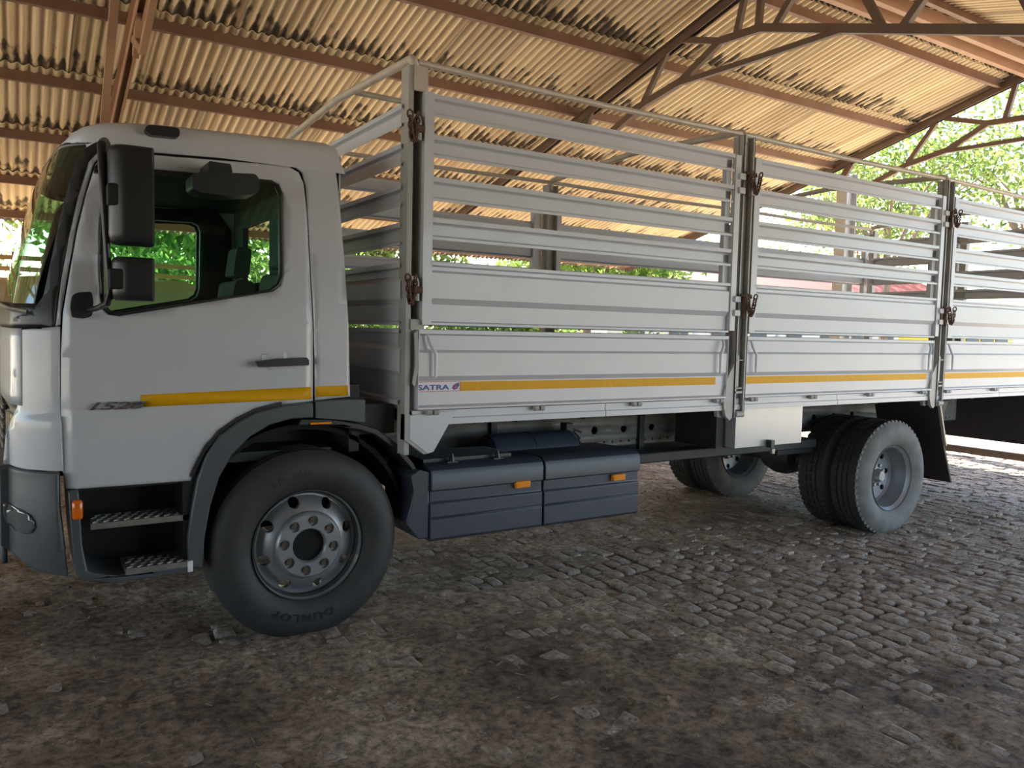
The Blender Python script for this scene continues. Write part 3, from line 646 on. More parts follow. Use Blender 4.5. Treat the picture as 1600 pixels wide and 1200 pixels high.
x0, z1 = P(167, 226, 3.92); x1, z0 = P(240, 385, 3.92)
mirror_body(x0, x1, z0, z1, 3.93, .085, 'main_mirror', .015)
x0, z1 = P(174, 401, 3.92); x1, z0 = P(240, 471, 3.92)
mirror_body(x0, x1, z0, z1, 3.93, .08, 'wide_angle_mirror', .015)
MB().box(P(163,0,3.9)[0], P(195,0,3.9)[0], 3.86, 3.95, P(180,322,3.9)[1], P(180,288,3.9)[1]).obj('mirror_clamp', M['deep'], truck, bevel=.008)
MB().box(P(164,0,3.9)[0], P(192,0,3.9)[0], 3.86, 3.95, P(180,452,3.9)[1], P(180,420,3.9)[1]).obj('mirror_clamp', M['deep'], truck, bevel=.008)
kp = rounded([P(u, v, 3.98) for u, v in [(297,274),(322,270),(345,272),(395,274),(401,282),(400,300),(395,306),(350,308),(310,303),(298,296)]], .015)
MB().prism(kp, 3.93, 4.10).obj('kerb_mirror', M['black'], truck, bevel=.012)
MB().prism(rounded([P(u, v, 4.05) for u, v in [(323,254),(357,259),(360,272),(340,279),(322,271)]], .008), 4.0, 4.2).obj('kerb_mirror_mount', M['black'], truck, bevel=.008)
# ---- steps
st_o = [P(u, v, 4.12) for u, v in [(106,768),(122,765),(124,785),(128,850),(136,890),(150,895),(183,898),(292,882),(296,890),(183,910),(130,905),(118,896),(112,850)]]
fr = MB().prism(st_o, 4.10, 4.5).obj('step_frame', M['plastic'], truck, bevel=.006)
MB().box(.24, .76, 4.42, 4.50, .50, 1.02).box(.70, .80, 4.14, 4.45, .50, 1.0).obj('step_well', M['black'], truck)
MB().box(.22, .74, 4.16, 4.5, .93, 1.03).obj('sill_underside', M['black'], truck)
def tread(x0, x1, y0, y1, z):
    m = MB(); m.box(x0, x1, y0, y1, z-.028, z)
    k = 0
    for i in range(int((x1-x0)/.045)):
        for j in range(4):
            xx = x0+.02+i*.045+(j % 2)*.02; yy = y0+.02+j*.045
            if xx < x1-.02: m.bar((xx-.013, yy-.008, z+.003), (xx+.013, yy+.010, z+.003), .008, .007)
    return m
tread(P(130,0,4.15)[0]+0, P(290,0,4.15)[0], 4.14, 4.34, .772).obj('step_tread', M['steel'], truck)
tread(P(186,0,4.12)[0], P(287,0,4.12)[0], 4.10, 4.32, .545).obj('step_tread', M['steel'], truck)
MB().box(P(288,0,4.12)[0]-.002, P(296,0,4.12)[0], 4.095, 4.13, .49, .545).obj('step_end_cap', M['sticker'], truck, bevel=.004)
ox, oz = P(121, 797, 4.09); MB().box(ox-.022, ox+.022, 4.075, 4.13, oz-.045, oz+.045).obj('indicator_lamp', M['orange'], truck, bevel=.012)
# ---- front arch
arch_out = [(294,888),(293,840),(299,795),(307,752),(320,715),(341,682),(370,660),(400,644),(440,634),(488,628),(489,652),(455,654),(420,664),(390,682),(362,710),(342,745),(328,790),(319,840),(316,886)]
ao = [P(u, v, 4.12) for u, v in arch_out]
MB().prism(ao, 4.105, 4.30).obj('wheel_arch', M['plastic'], truck, bevel=.008)
MB().prism([P(u, v, 4.13) for u, v in [(302,745),(322,703),(347,676),(375,659),(405,643),(440,633),(440,628),(400,638),(370,652),(342,672),(318,700),(298,744)]], 4.125, 4.16).obj('arch_seal', M['black'], truck)
rp = [P(u, v, 4.13) for u, v in [(491,627),(545,623),(570,624),(571,660),(530,656),(491,653)]]
MB().prism(rp, 4.12, 4.5).obj('rear_arch_panel', M['plastic'], truck, bevel=.006)
gx, gz = P(486, 663, 4.12); hx = P(522, 660, 4.12)[0]
MB().box(gx, hx-.01, 4.125, 4.14, gz-.004, gz+.008).obj('arch_gap_glint', M['amber'], truck, bevel=.004)  # amber strip stands in for sunlight showing through a gap here
# rear mudguard: arc over the wheel
mg = MB(); n = 22; cx_, cz_ = 1.33, .545; pts_o = [P(u, v, 4.14) for u, v in [(470,655),(520,655),(560,661),(590,670),(620,693),(645,722),(655,742)]]
prof = pts_o + [(p[0]-.012, p[1]-.035) for p in reversed(pts_o)]
MB().prism(prof, 4.14, 4.55).obj('rear_mudguard', M['black'], truck, bevel=.006)
fd = [P(u, v, 4.12) for u, v in [(655,742),(668,740),(670,838),(650,842),(625,815),(632,800),(641,790),(640,760)]]
MB().prism([P(u, v, 4.12) for u, v in [(640,742),(652,733),(670,737),(668,840),(652,842),(632,816),(640,790),(644,765)]], 4.10, 4.5).obj('skirt_front_section', M['skirt'], truck, bevel=.008)
MB().prism([(1.335+.60*math.cos(math.radians(a_)), .56+.60*math.sin(math.radians(a_))) for a_ in range(20, 176, 6)]+[(1.335+.62*math.cos(math.radians(a_)), .56+.63*math.sin(math.radians(a_))) for a_ in range(170, 18, -6)], 4.24, 4.66).box(.75, 1.95, 4.60, 4.66, .55, 1.25).obj('wheel_well', M['deep'], truck)
MB().box(1.02, 1.80, 4.58, 6.02, .62, 1.16).obj('engine_block', M['under'], truck, bevel=.05)
# ---- side skirt boxes
def skirt(x0, x1, name):
    z1, z0 = .925, .475
    pr = [(4.085, z0+.02), (4.10, z0), (4.62, z0), (4.62, z1-.02), (4.20, z1), (4.13, z1-.004), (4.092, z1-.028), (4.080, z1-.06), (4.080, z1-.145), (4.100, z1-.150), (4.100, z1-.215), (4.088, z1-.225), (4.088, z1-.305), (4.094, z1-.311), (4.085, z1-.317)]
    return MB().prism(pr, x0, x1, 'x').obj(name, M['skirt'], truck, bevel=.004)
skirt(2.048, 2.84, 'skirt_panel'); skirt(2.855, 3.65, 'skirt_panel')
for u, v in ((818,757), (968,746)):
    a, b = P(u, v, 4.07); MB().box(a-.052, a+.052, 4.066, 4.10, b-.022, b+.022).obj('side_marker', M['amber'], truck, bevel=.006)
for u in (703, 774):
    a = P(u, 725, 4.2)[0]; MB().box(a-.035, a+.035, 4.16, 4.2, .92, .93).tube([(a, 4.18, .93), (a, 4.18, .975)], [.02, .008], 8).obj('skirt_latch', M['black'], truck)
MB().tube([(2.72, 4.62, .86), (2.735, 4.62, .86), (3.42, 4.62, .86), (3.44, 4.62, .86)], [.135, .15, .15, .135], 28).obj('air_tank', M['skirt'], truck)
MB().tube([(3.06, 4.62, .86), (3.09, 4.62, .86)], .154, 28).obj('tank_strap', M['skirt'], truck)
bt = MB()
for k in range(9): bt.box(2.06, 2.68, 4.22+k*.04, 4.24+k*.04, .92, .945)
bt.obj('battery_cover', M['black'], truck)
vl = MB(); rv = random.Random(5)
for k in range(14):
    a = Vector((3.44+rv.uniform(0, .08), 4.66+rv.uniform(-.05, .1), .90+rv.uniform(-.06, .10))); vl.tube([a, a+Vector((.06, 0, rv.uniform(-.02, .03))), a+Vector((.13+rv.uniform(0, .05), .05, rv.uniform(-.08, 0)))], .008, 6)
vl.box(3.44, 3.50, 4.66, 4.74, .96, 1.05).obj('air_valves', M['under'], truck)
# ---- chassis rails with punched holes
hol = []
xx = 2.6
while xx < 9.0:
    hol += [circle(xx, 1.065, .010, 8), circle(xx, .855, .010, 8)]; xx += .085
for k in range(12): hol.append(circle(3.86+k*.30, .955, .032, 12))
for yy, th in ((4.86, .01), (5.74, .01)):
    r = sheet('chassis_rail', [(.3, .82), (9.1, .82), (9.1, 1.10), (.3, 1.10)], lambda x, z: yy, M['chassis'], truck, holes=hol, th=.01, step=0)
MB().box(.3, 9.1, 4.87, 5.73, .815, .82).box(.3, 9.1, 4.86, 4.93, 1.10, 1.108).box(.3, 9.1, 4.86, 4.93, .815, .822).obj('rail_flange', M['under'], truck)
MB().box(.4, 9.0, 4.95, 5.65, .85, 1.09).obj('chassis_interior', M['under'], truck)
for k in range(13):
    xk = 2.35 + k*.58; MB().box(xk-.03, xk+.03, 4.50, 6.10, 1.10, 1.19).obj('cross_bearer', M['under'], truck)
for xk in (2.92, 4.33): MB().box(xk-.025, xk+.025, 4.83, 4.87, .78, 1.15).obj('rail_bracket', M['under'], truck)
MB().tube([(2.0, 5.3, .78), (6.4, 5.3, .62)], .055, 14).obj('drive_shaft', M['under'], truck)
MB().box(3.65, 6.2, 4.55, 4.72, .72, .80).obj('side_beam', M['under'], truck, bevel=.01); MB().box(5.75, 7.7, 4.62, 4.72, .66, .76).obj('leaf_spring', M['under'], truck, bevel=.01)
MB().box(3.6, 5.2, 4.98, 5.6, .66, .86).obj('fuel_tank', M['under'], truck, bevel=.05)
MB().tube([(6.70, 4.4, .50), (6.70, 6.2, .50)], .075, 16).obj('rear_axle', M['under'], truck)
MB().lathe([(.02, -.22), (.16, -.17), (.20, -.05), (.20, .05), (.16, .17), (.02, .22)], 24, (6.70, 5.3, .52)).obj('differential', M['under'], truck)
MB().tube([(1.33, 4.3, .52), (1.33, 6.3, .52)], .06, 12).obj('front_axle', M['under'], truck)
# ---- tool box with a folded pyramid face
x0, z1 = 4.735, 1.165; x1, z0 = 5.53, .85
tb = MB(); ctr = ((x0+x1)/2, 4.200, (z0+z1)/2+.01); q4 = [(x0, 4.21, z0), (x1, 4.21, z0), (x1, 4.21, z1), (x0, 4.21, z1)]; bk4 = [(a, 4.48, c_) for a, b_, c_ in q4]
tb.add(q4+bk4+[ctr], [(0,1,8),(1,2,8),(2,3,8),(3,0,8),(4,7,6,5),(0,4,5,1),(1,5,6,2),(2,6,7,3),(3,7,4,0)]); tb.obj('tool_box', M['box'], truck, sharp=10)
a, b = P(1203, 697, 4.18); MB().box(a-.02, a+.02, 4.15, 4.20, b-.01, b+.05).obj('hasp', M['black'], truck); MB().box(a-.018, a+.018, 4.14, 4.165, b-.06, b-.015).obj('padlock', M['steel'], truck, bevel=.005)
MB().box(4.62, 4.70, 4.30, 4.75, .84, 1.15).obj('tool_box_bracket', M['under'], truck)
# ---- wheels
TR = .517
def tyre_mesh(block=False, dusty=False):
    prof = [(.300, .010), (.318, -.004), (.36, -.030), (.41, -.034), (.455, -.026), (.485, -.008), (.505, .012)]
    h = .30; tread = [(TR, .030)]
    gro = (.075, .12, .165, .21) if not block else (.10, .15, .20)
    for g in gro: tread += [(TR, .006+g-.006), (TR-.014, .006+g-.003), (TR-.014, .006+g+.003), (TR, .006+g+.006)]
    tread += [(TR, h-.045)]
    back = [(r, h-.015-y-.0) for r, y in reversed(prof)]
    full = prof + tread + back + [(.30, h-.02), (.28, h-.05), (.28, .04)]
    mb = MB().lathe(full, 96, close=True)
    if block:                                            # shoulder blocks
        for k in range(56):
            a0, a1 = 2*math.pi*k/56, 2*math.pi*(k+.58)/56
            for yy0, yy1 in ((-.004, .07), (h-.085, h-.012)):
                vs = []
                for a_ in (a0, a1):
                    for r, y in ((.478, yy0+.004 if yy0 < .1 else yy1-.004), (TR+.006, yy0+.022 if yy0 < .1 else yy0), (TR+.006, yy1 if yy0 < .1 else yy1-.022), (TR-.02, yy1 if yy0 < .1 else yy0)):
                        vs.append((r*math.cos(a_), y, r*math.sin(a_)))
                mb.add(vs, [(0,1,2,3),(7,6,5,4),(0,4,5,1),(1,5,6,2),(2,6,7,3),(3,7,4,0)])
        for k in range(40):
            a_ = 2*math.pi*k/40
            for yy in (.125, .175): mb.bar((TR*math.cos(a_), yy-.02, TR*math.sin(a_)), (TR*math.cos(a_+.05), yy+.02, TR*math.sin(a_+.05)), .02, .012, up=(math.cos(a_), 0, math.sin(a_)))
    me = mb.mesh('tyre', M['rubber'], 32)
    if dusty:
        me.materials.append(M['rubber_dusty'])
        for p in me.polygons:
            c_ = p.center; r_ = math.hypot(c_.x, c_.z)
            if c_.y < .022 and r_ > .29 and r_ < .53: p.material_index = 1
    return me
def cut(me, cutters, name):
    o = bpy.data.objects.new('a', me); COL.objects.link(o); cm_ = cutters.mesh('c', None, 0); c_ = bpy.data.objects.new('c', cm_); COL.objects.link(c_)
    m = o.modifiers.new('b', 'BOOLEAN'); m.object = c_; m.operation = 'DIFFERENCE'; m.solver = 'EXACT'
    bpy.context.view_layer.update(); r = bpy.data.meshes.new_from_object(o.evaluated_get(bpy.context.evaluated_depsgraph_get())); r.name = name
    bpy.data.objects.remove(o); bpy.data.objects.remove(c_)
    for p in r.polygons: p.use_smooth = True
    r.set_sharp_from_angle(angle=math.radians(32)); return r
front_rim_p = [(.297, -.006), (.300, .004), (.292, .02), (.283, .06), (.270, .075), (.262, .074), (.250, .062), (.215, .030), (.186, .016), (.182, .004), (.176, -.006), (.168, -.012), (.095, -.012), (.088, -.002), (.088, .02), (.16, .03), (.20, .048), (.24, .085), (.262, .10), (.29, .25), (.305, .25), (.297, .02)]
frim = MB().lathe(front_rim_p, 96, close=True).mesh('rim', M['rim'], 32)
cc = MB()
for k in range(8):
    a_ = math.radians(37+45*k); cc.tube([(.136*math.cos(a_), -.06, .136*math.sin(a_)), (.136*math.cos(a_), .008, .136*math.sin(a_))], .029, 18)
for k in range(8):
    a_ = math.radians(16.5+45*k); cc.tube([(.238*math.cos(a_), -.03, .238*math.sin(a_)), (.238*math.cos(a_), .14, .238*math.sin(a_))], .030, 18)
frim = cut(frim, cc, 'rim')
rear_rim_p = [(.297, -.004), (.300, .006), (.288, .02), (.272, .035), (.268, .10), (.255, .125), (.250, .17), (.232, .19), (.20, .197), (.12, .20), (.12, .21), (.21, .21), (.262, .20), (.28, .26), (.302, .26), (.300, .02)]
rrim = MB().lathe(rear_rim_p, 80, close=True).mesh('rim', M['rim'], 32)
cc = MB()
for k in range(8):
    a_ = math.radians(5+45*k); cc.tube([(.205*math.cos(a_), .12, .205*math.sin(a_)), (.205*math.cos(a_), .3, .205*math.sin(a_))], .026, 14)
rrim = cut(rrim, cc, 'rim')
nutm = MB().tube([(0, 0, 0), (0, .02, 0)], .0155, 6).mesh('wheel_nut', M['nut'], 30)
nutm2 = MB().tube([(0, 0, 0), (0, .03, 0)], .017, 6).mesh('wheel_nut', M['hub'], 30)
ty_f, ty_r = tyre_mesh(False), tyre_mesh(True, True)
def ring_text(s, r, size, a0, y, m_, bold=.002):
    """letters round the sidewall, tops outward, running clockwise as seen from the camera side"""
    out = MB(); a_ = a0
    for ch in s:
        me_ = text_mesh(ch, size, .002, 1, bold); xs_ = [v.co.x for v in me_.vertices]
        if not xs_: a_ -= .09; continue
        w_ = max(xs_)-min(xs_); a_ -= (w_/2+.005)*1.25/r
        vs = []
        for v in me_.vertices:
            lx = (v.co.x - (max(xs_)+min(xs_))/2)*1.25; ly = v.co.y
            vs.append(((r+ly)*math.cos(a_ - lx/(r)), y - v.co.z, (r+ly)*math.sin(a_ - lx/(r))))
        out.add(vs, [tuple(p.vertices) for p in me_.polygons]); a_ -= (w_/2+.005)*1.25/r
    return out.mesh('tyre_lettering', m_, 0)
dl = ring_text('DUNLOP', .372, .055, math.radians(-70), -.034, M['letter']); sp = ring_text('SP 160', .385, .045, math.radians(122), -.033, M['letter'])
def wheel(name, x, y, z, tyre, rim, rot=0, front=False, label=None, letters=()):
    w_ = thing(name, (x, y, z)); w_.parent = truck; w_.location = Vector((x, y, z))-WL[truck.name]; w_.rotation_euler = (0, 0, rot)
    def ch(nm, me, loc=(0, 0, 0)):
        o = bpy.data.objects.new(nm, me); COL.objects.link(o); o.parent = w_; o.location = loc; return o
    ch('tyre', tyre); ch('rim', rim)
    if front:
        for k in range(8):
            a_ = math.radians(37+45*k); ch('wheel_nut', nutm, (.136*math.cos(a_), -.004, .136*math.sin(a_)))
        ch('hub', MB().tube([(0, .03, 0), (0, .07, 0)], .10, 24).mesh('hub', M['deep']))
    else:
        hb = MB().lathe([(.001, .10), (.045, .10), (.055, .115), (.062, .15), (.11, .165), (.12, .20)], 24).mesh('hub', M['hub']); ch('hub', hb)
        for k in range(8):
            a_ = math.radians(22+45*k); ch('wheel_nut', nutm2, (.092*math.cos(a_), .14, .092*math.sin(a_)))
    for l in letters: ch('lettering', l)
    return w_
gz_ = lambda x: .050-.0128*x
wheel('front_wheel', 1.335, 4.125, gz_(1.33)+TR-.008, ty_f, frim, 0, True, letters=(dl, sp)); wheel('front_wheel', 1.335, 2*YC-4.125, gz_(1.33)+TR-.008, ty_f, frim, math.pi, True)
for yy, rt, tm in ((4.11, 0, ty_r), (4.11+.34+.29, math.pi, ty_r), (2*YC-4.11, math.pi, ty_r), (2*YC-4.11-.63, 0, ty_r)):
    wheel('rear_wheel', 6.70, yy, gz_(6.7)+TR-.008, tm, rrim, rt)
# balance sticker on front rim
# ---- mud flaps
def flap(yn, yf):
    pr = [(7.30, 1.12), (7.315, 1.12), (7.66, .36), (7.645, .355)]
    m = MB().prism([(7.34, 1.13), (7.36, 1.13), (7.50, .75), (7.68, .355), (7.66, .35), (7.48, .74)], yn, yf); return m
f1 = flap(4.10, 4.75).obj('mud_flap', M['flap'], truck); flap(5.85, 6.5).obj('mud_flap', M['flap'], truck)
MB().bar((7.37, 4.095, 1.13), (7.52, 4.095, .72), .02, .018).obj('flap_edge_strip', M['edge'], truck)
MB().prism([(7.75, 1.12), (7.9, 1.12), (7.62, .65), (7.58, .68)], 4.30, 4.34).obj('flap_stay', M['under'], truck)
MB().box(8.0, 8.06, 4.78, 4.86, .52, 1.1).box(8.1, 8.16, 4.8, 4.86, .8, 1.0).obj('bumper_bracket', M['post'], truck)
# ---- underrun bar and hanging ramp at the rear
MB().box(9.60, 9.68, 4.08, 6.50, .38, .46).obj('underrun_bar', M['beam2'], truck, bevel=.01)
MB().prism([(9.40, 1.17), (9.46, 1.17), (9.60, .60), (9.54, .58)], 4.06, 6.5).obj('rear_ramp', M['flap'], truck)
# ------------------------------------------------------------------ cargo body
XH = 1.87; XE = 9.86
ZT = dict(pipe=3.195, slats=[(2.900, 3.025), (2.679, 2.803), (2.440, 2.573), (2.226, 2.348)])
def slat_prof(z0, z1, d=.030):                           # (d outward, z)
    h = z1-z0; t_ = .004
    o_ = [(d, z0), (d, z0+.016), (.004, z0+.024), (0, z0+.030), (0, z1-.040), (.004, z1-.034), (d, z1-.026), (d, z1)]
    i_ = [(d-t_, z1), (d-t_, z1-.022), (-t_, z1-.03), (-t_, z0+.022), (d-t_, z0+.012), (d-t_, z0)]
    return o_ + i_
def panel_prof(pts, t_=.004): return pts + [(a-t_, b) for a, b in reversed(pts)]
up_prof = [(.032, 1.747), (.032, 1.760), (.002, 1.768), (.002, 1.864), (.026, 1.899), (.026, 2.042), (.008, 2.056), (.008, 2.076), (.034, 2.084), (.034, 2.102)]
lo_prof = [(.034, 1.268), (.034, 1.278), (.008, 1.290), (.008, 1.428), (.026, 1.456), (.026, 1.590), (.010, 1.606), (.010, 1.688), (.034, 1.697), (.034, 1.720)]
CACHE = {}
def ext(name, prof, L, m_, ax, key):                     # extruded mesh along ax, profile outward = -axis normal, origin at start
    k = (key, round(L, 3), ax)
    if k not in CACHE:
        mb = MB()
        if ax == 'x': mb.prism([(-a, b) for a, b in prof], 0, L, 'x')      # outward = -y
        else:
            n = len(prof); mb.prism([(-a, b) for a, b in prof], 0, L, 'y')  # outward = -x
        CACHE[k] = mb.mesh(name, m_, 30)
    return CACHE[k]
def gate(name, kind, x0, x1, face, m_=None, zoff=0.0):
    """side gate along X at y=face (outward -y near, +y far) ; kind 'upper' or 'lower'"""
    near_ = face < YC; L = x1-x0; m_ = m_ or M['cargo']
    g = thing(name, (x0, face, 1.27)); g.parent = truck; g.location = Vector((x0, face, 1.27))-WL[truck.name]
    def put(nm, me):
        o = bpy.data.objects.new(nm, me); COL.objects.link(o); o.parent = g
        if near_: o.location = (0, 0, -1.27+zoff)
        else: o.location = (L, 0, -1.27+zoff); o.rotation_euler = (0, 0, math.pi)
        return o
    if kind == 'upper':
        for z0, z1 in ZT['slats']: put('slat', ext('slat', slat_prof(z0, z1), L, m_, 'x', ('s', z0)))
        put('ribbed_panel', ext('ribbed_panel', panel_prof(up_prof), L, m_, 'x', 'up'))
        k = ('stile', round(L, 3))
        if k not in CACHE:
            CACHE[k] = (MB().box(0, .055, -.034, .03, 1.76, 3.03).mesh('end_stile', M['cargo'], 30), MB().box(L-.05, L, .0, .04, 1.76, 3.0).mesh('end_stile', M['cargo'], 30))
        for q_ in CACHE[k]: put('end_stile', q_)
    else:
        put('drop_side', ext('drop_side', panel_prof(lo_prof), L, m_, 'x', 'lo'))
        k = ('end', round(L, 3))
        if k not in CACHE:
            CACHE[k] = (MB().box(-.004, .0, -.032, .03, 1.268, 1.72).mesh('drop_side_end', M['cargo'], 30), MB().box(L, L+.004, -.032, .03, 1.268, 1.72).mesh('drop_side_end', M['cargo'], 30))
        for q_ in CACHE[k]: put('drop_side_end', q_)
    return g
posts = [XH, 4.485, 7.165, XE]
spans_n = [(1.93, 4.405), (4.61, 7.085), (7.285, 9.78)]
for face in (YN+.0, YF):
    for i, (a, b) in enumerate(spans_n):
        gate('slatted_gate', 'upper', a+.012, b-.005, face); gate('lower_side', 'lower', a if i else 1.925, b, face)
# yellow stripes and sticker on the near side
def band(x0, x1, z0, z1, y=YN-.011, m_='yellow', nm='reflective_stripe'): return MB().box(x0, x1, y, y+.003, z0, z1).obj(nm, M[m_], truck)
band(2.205, 4.31, 1.367, 1.421); band(4.615, 7.03, 1.367, 1.421); band(7.29, 9.7, 1.367, 1.421)
stk = band(1.930, 2.203, 1.366, 1.425, YN-.0115, 'sticker', 'maker_sticker')
def kid(par, o): o.parent = par; o.location = o.location - par.location; return o
MB().box(1.930, 2.203, YN-0.0130, YN-0.0112, 1.4215, 1.4245).box(1.930, 2.203, YN-0.0130, YN-0.0112, 1.3665, 1.3695).box(2.200, 2.203, YN-0.0130, YN-0.0112, 1.3665, 1.4245).obj('sticker_border', M['red'], truck)
me = text_mesh('SATRA', .052, .0008, 1.0, .0012); me.materials.append(M['blue'])
o = link('sticker_lettering', me, truck, (1.928, YN-0.0125, 1.3775)); o.rotation_euler = (math.pi/2, 0, 0); o.scale = (1.28, .78, 1)
lg = MB(); 
lg.prism([(2.146, 1.386), (2.160, 1.374), (2.180, 1.380), (2.195, 1.400), (2.192, 1.417), (2.170, 1.410), (2.155, 1.400)], YN-0.0135, YN-0.0118); lg.obj('sticker_logo', M['blue'], truck)
MB().prism([(2.160, 1.386), (2.176, 1.384), (2.180, 1.398), (2.165, 1.402)], YN-0.0145, YN-0.0133).obj('sticker_logo_centre', M['red'], truck)
# posts
def post(x, y, wd=.115, out=-1):
    m = MB(); o_ = out; y0 = y+o_*.035; y1 = y-o_*.07
    a, b = min(y0, y1), max(y0, y1)
    m.box(x, x+.006, a, b, 1.12, 3.17); m.box(x+wd-.006, x+wd, a, b, 1.12, 3.17)
    wy = y+(-o_)*.012; m.box(x, x+wd, min(wy, wy-o_*.006), max(wy, wy-o_*.006), 1.16, 3.17)
    m.box(x, x+.018, min(y0, y0-o_*.004), max(y0, y0-o_*.004), 1.12, 3.17); m.box(x+wd-.018, x+wd, min(y0, y0-o_*.004), max(y0, y0-o_*.004), 1.12, 3.17)
    p_ = m.obj('cargo_post', M['post'], truck)
    return p_
for x in (4.485, 7.165):
    for y, o_ in ((YN, -1), (YF, 1)):
        p_ = post(x, y, .115, o_)
        s = o_
        sgn = lambda a, b: (min(y+s*a, y+s*b), max(y+s*a, y+s*b))
        def bx(m, x0, x1, a, b, z0, z1): c_, d_ = sgn(a, b); m.box(x0, x1, c_, d_, z0, z1)
        m = MB()
        pr = rounded([(x-.062, 1.60), (x-.040, 1.60), (x-.002, 1.44), (x-.002, 1.12), (x-.03, 1.10), (x-.062, 1.12)], .02)
        m.prism([(x-.10, 1.29), (x-.065, 1.42), (x-.002, 1.52), (x-.002, 1.12), (x-.03, 1.10), (x-.07, 1.13), (x-.095, 1.2)], *sgn(.0, .028)); m.obj('post_lever', M['post'], truck)
        m = MB(); m.prism(rounded([(x-.12, 1.24), (x-.03, 1.24), (x-.05, 1.12), (x-.11, 1.12)], .02), *sgn(-.05, -.02)); m.obj('hinge_plate', M['post'], truck)
        m = MB(); bx(m, x+.018, x+.045, .0, .03, 1.35, 1.58); bx(m, x+.01, x+.075, .03, .04, 1.542, 1.55); bx(m, x+.01, x+.075, .03, .04, 1.335, 1.343); bx(m, x+.01, x+.075, .03, .042, 1.30, 1.315); m.obj('post_bolt', M['post'], truck)
        m = MB(); c0 = y+s*.03; m.tube([(x+.02, c0, 1.145), (x+.10, c0, 1.145)], .024, 12); m.obj('post_pivot', M['post'], truck)
        # white edge strips of neighbouring gates
        m = MB(); bx(m, x-.078, x-.026, .0, .036, 1.76, 3.02); m.obj('gate_edge_strip', M['cargo'], truck); m = MB(); bx(m, x+.128, x+.170, .0, .036, 1.76, 3.02); m.obj('gate_edge_strip', M['cargo'], truck)
# corner post at the headboard
for y, s in ((YN, -1), (YF, 1)):
    def yr(a, b): return (min(y+s*a, y+s*b), max(y+s*a, y+s*b))
    m = MB(); m.box(1.855, 1.885, *yr(-.10, .0), 1.01, 3.165); m.box(1.885, 1.95, *yr(-.10, -.092), 1.1, 3.165); m.box(1.94, 1.95, *yr(-.1, -.0), 1.73, 3.165); m.obj('corner_post', M['post'], truck)
    m = MB(); m.box(1.884, 1.968, *yr(.0, .008), 3.03, 3.165); m.obj('corner_cap', M['pipe'], truck)
    m = MB(); m.box(1.938, 1.984, *yr(.0, .036), 1.775, 3.022); m.obj('gate_edge_strip', M['cargo'], truck)
    m = MB(); m.box(1.882, 1.965, *yr(-.02, .012), 1.718, 1.778); m.obj('corner_spacer', M['post'], truck)
    m = MB(); m.prism([(1.885, 1.235), (2.18, 1.255), (2.035, 1.02), (2.0, 1.012), (1.885, 1.10)], *yr(-.0, .012)); m.obj('corner_gusset', M['cargo'], truck)
    m = MB(); m.prism([(1.855, 1.24), (1.887, 1.24), (1.887, 1.10), (2.0, 1.012), (1.975, 1.008), (1.855, 1.095)], *yr(-.05, .010)); m.obj('gusset_edge', M['post'], truck)
    MB().prism([(1.895, 1.70), (1.915, 1.71), (1.925, 1.50), (1.90, 1.40), (1.888, 1.42), (1.905, 1.52)], *yr(.02, .032)).obj('corner_lever', M['post'], truck)
# sills, hinges
for y, s in ((YN, -1), (YF, 1)):
    def yr(a, b): return (min(y+s*a, y+s*b), max(y+s*a, y+s*b))
    xa = 1.90
    for xb in (3.30, 4.48, 5.75, 7.16, 8.35, 9.86):
        a_, b_ = (y-.012, y+.09) if s < 0 else (y-.09, y+.012)
        pr = [(0, 1.258), (0, 1.215), (-.010, 1.21), (-.010, 1.175), (.09, 1.175), (.09, 1.258)]
        pr = [(y + (p if s < 0 else -p), z) for p, z in pr]
        MB().prism(pr, xa+.003, xb-.003, 'x').obj('sill_rail', M['cargo'], truck); xa = xb
    for hx_ in (2.015, 2.75, 3.546, 4.331, 4.70, 5.399, 6.164, 6.962, 7.36, 8.215, 9.0):
        m = MB(); c0 = y+s*.03
        m.tube([(hx_-.036, c0, 1.25), (hx_-.006, c0, 1.25)], .017, 10); m.tube([(hx_+.006, c0, 1.25), (hx_+.036, c0, 1.25)], .017, 10); m.box(hx_-.012, hx_+.014, *yr(0, .03), 1.238, 1.272)
        m.obj('side_hinge', M['post'], truck)
    for hx_, hs in ((1.995, 1), (4.33, -1), (4.665, 1), (7.0, -1), (7.345, 1), (9.68, -1)):
        c0 = y+s*.045; MB().tube([(hx_-.025*hs*-1*0-.02*hs, c0-s*.015, 1.695), (hx_-.015*hs, c0, 1.65), (hx_+.022*hs*(1), c0+s*.01, 1.585), (hx_+.022*hs, c0+s*.01, 1.45)], [.008, .011, .011, .009], 8).obj('latch_handle', M['cargo'], truck)
# deck
MB().box(1.90, XE, YN+.02, YF-.02, 1.19, 1.255).obj('cargo_deck', M['under'], truck)
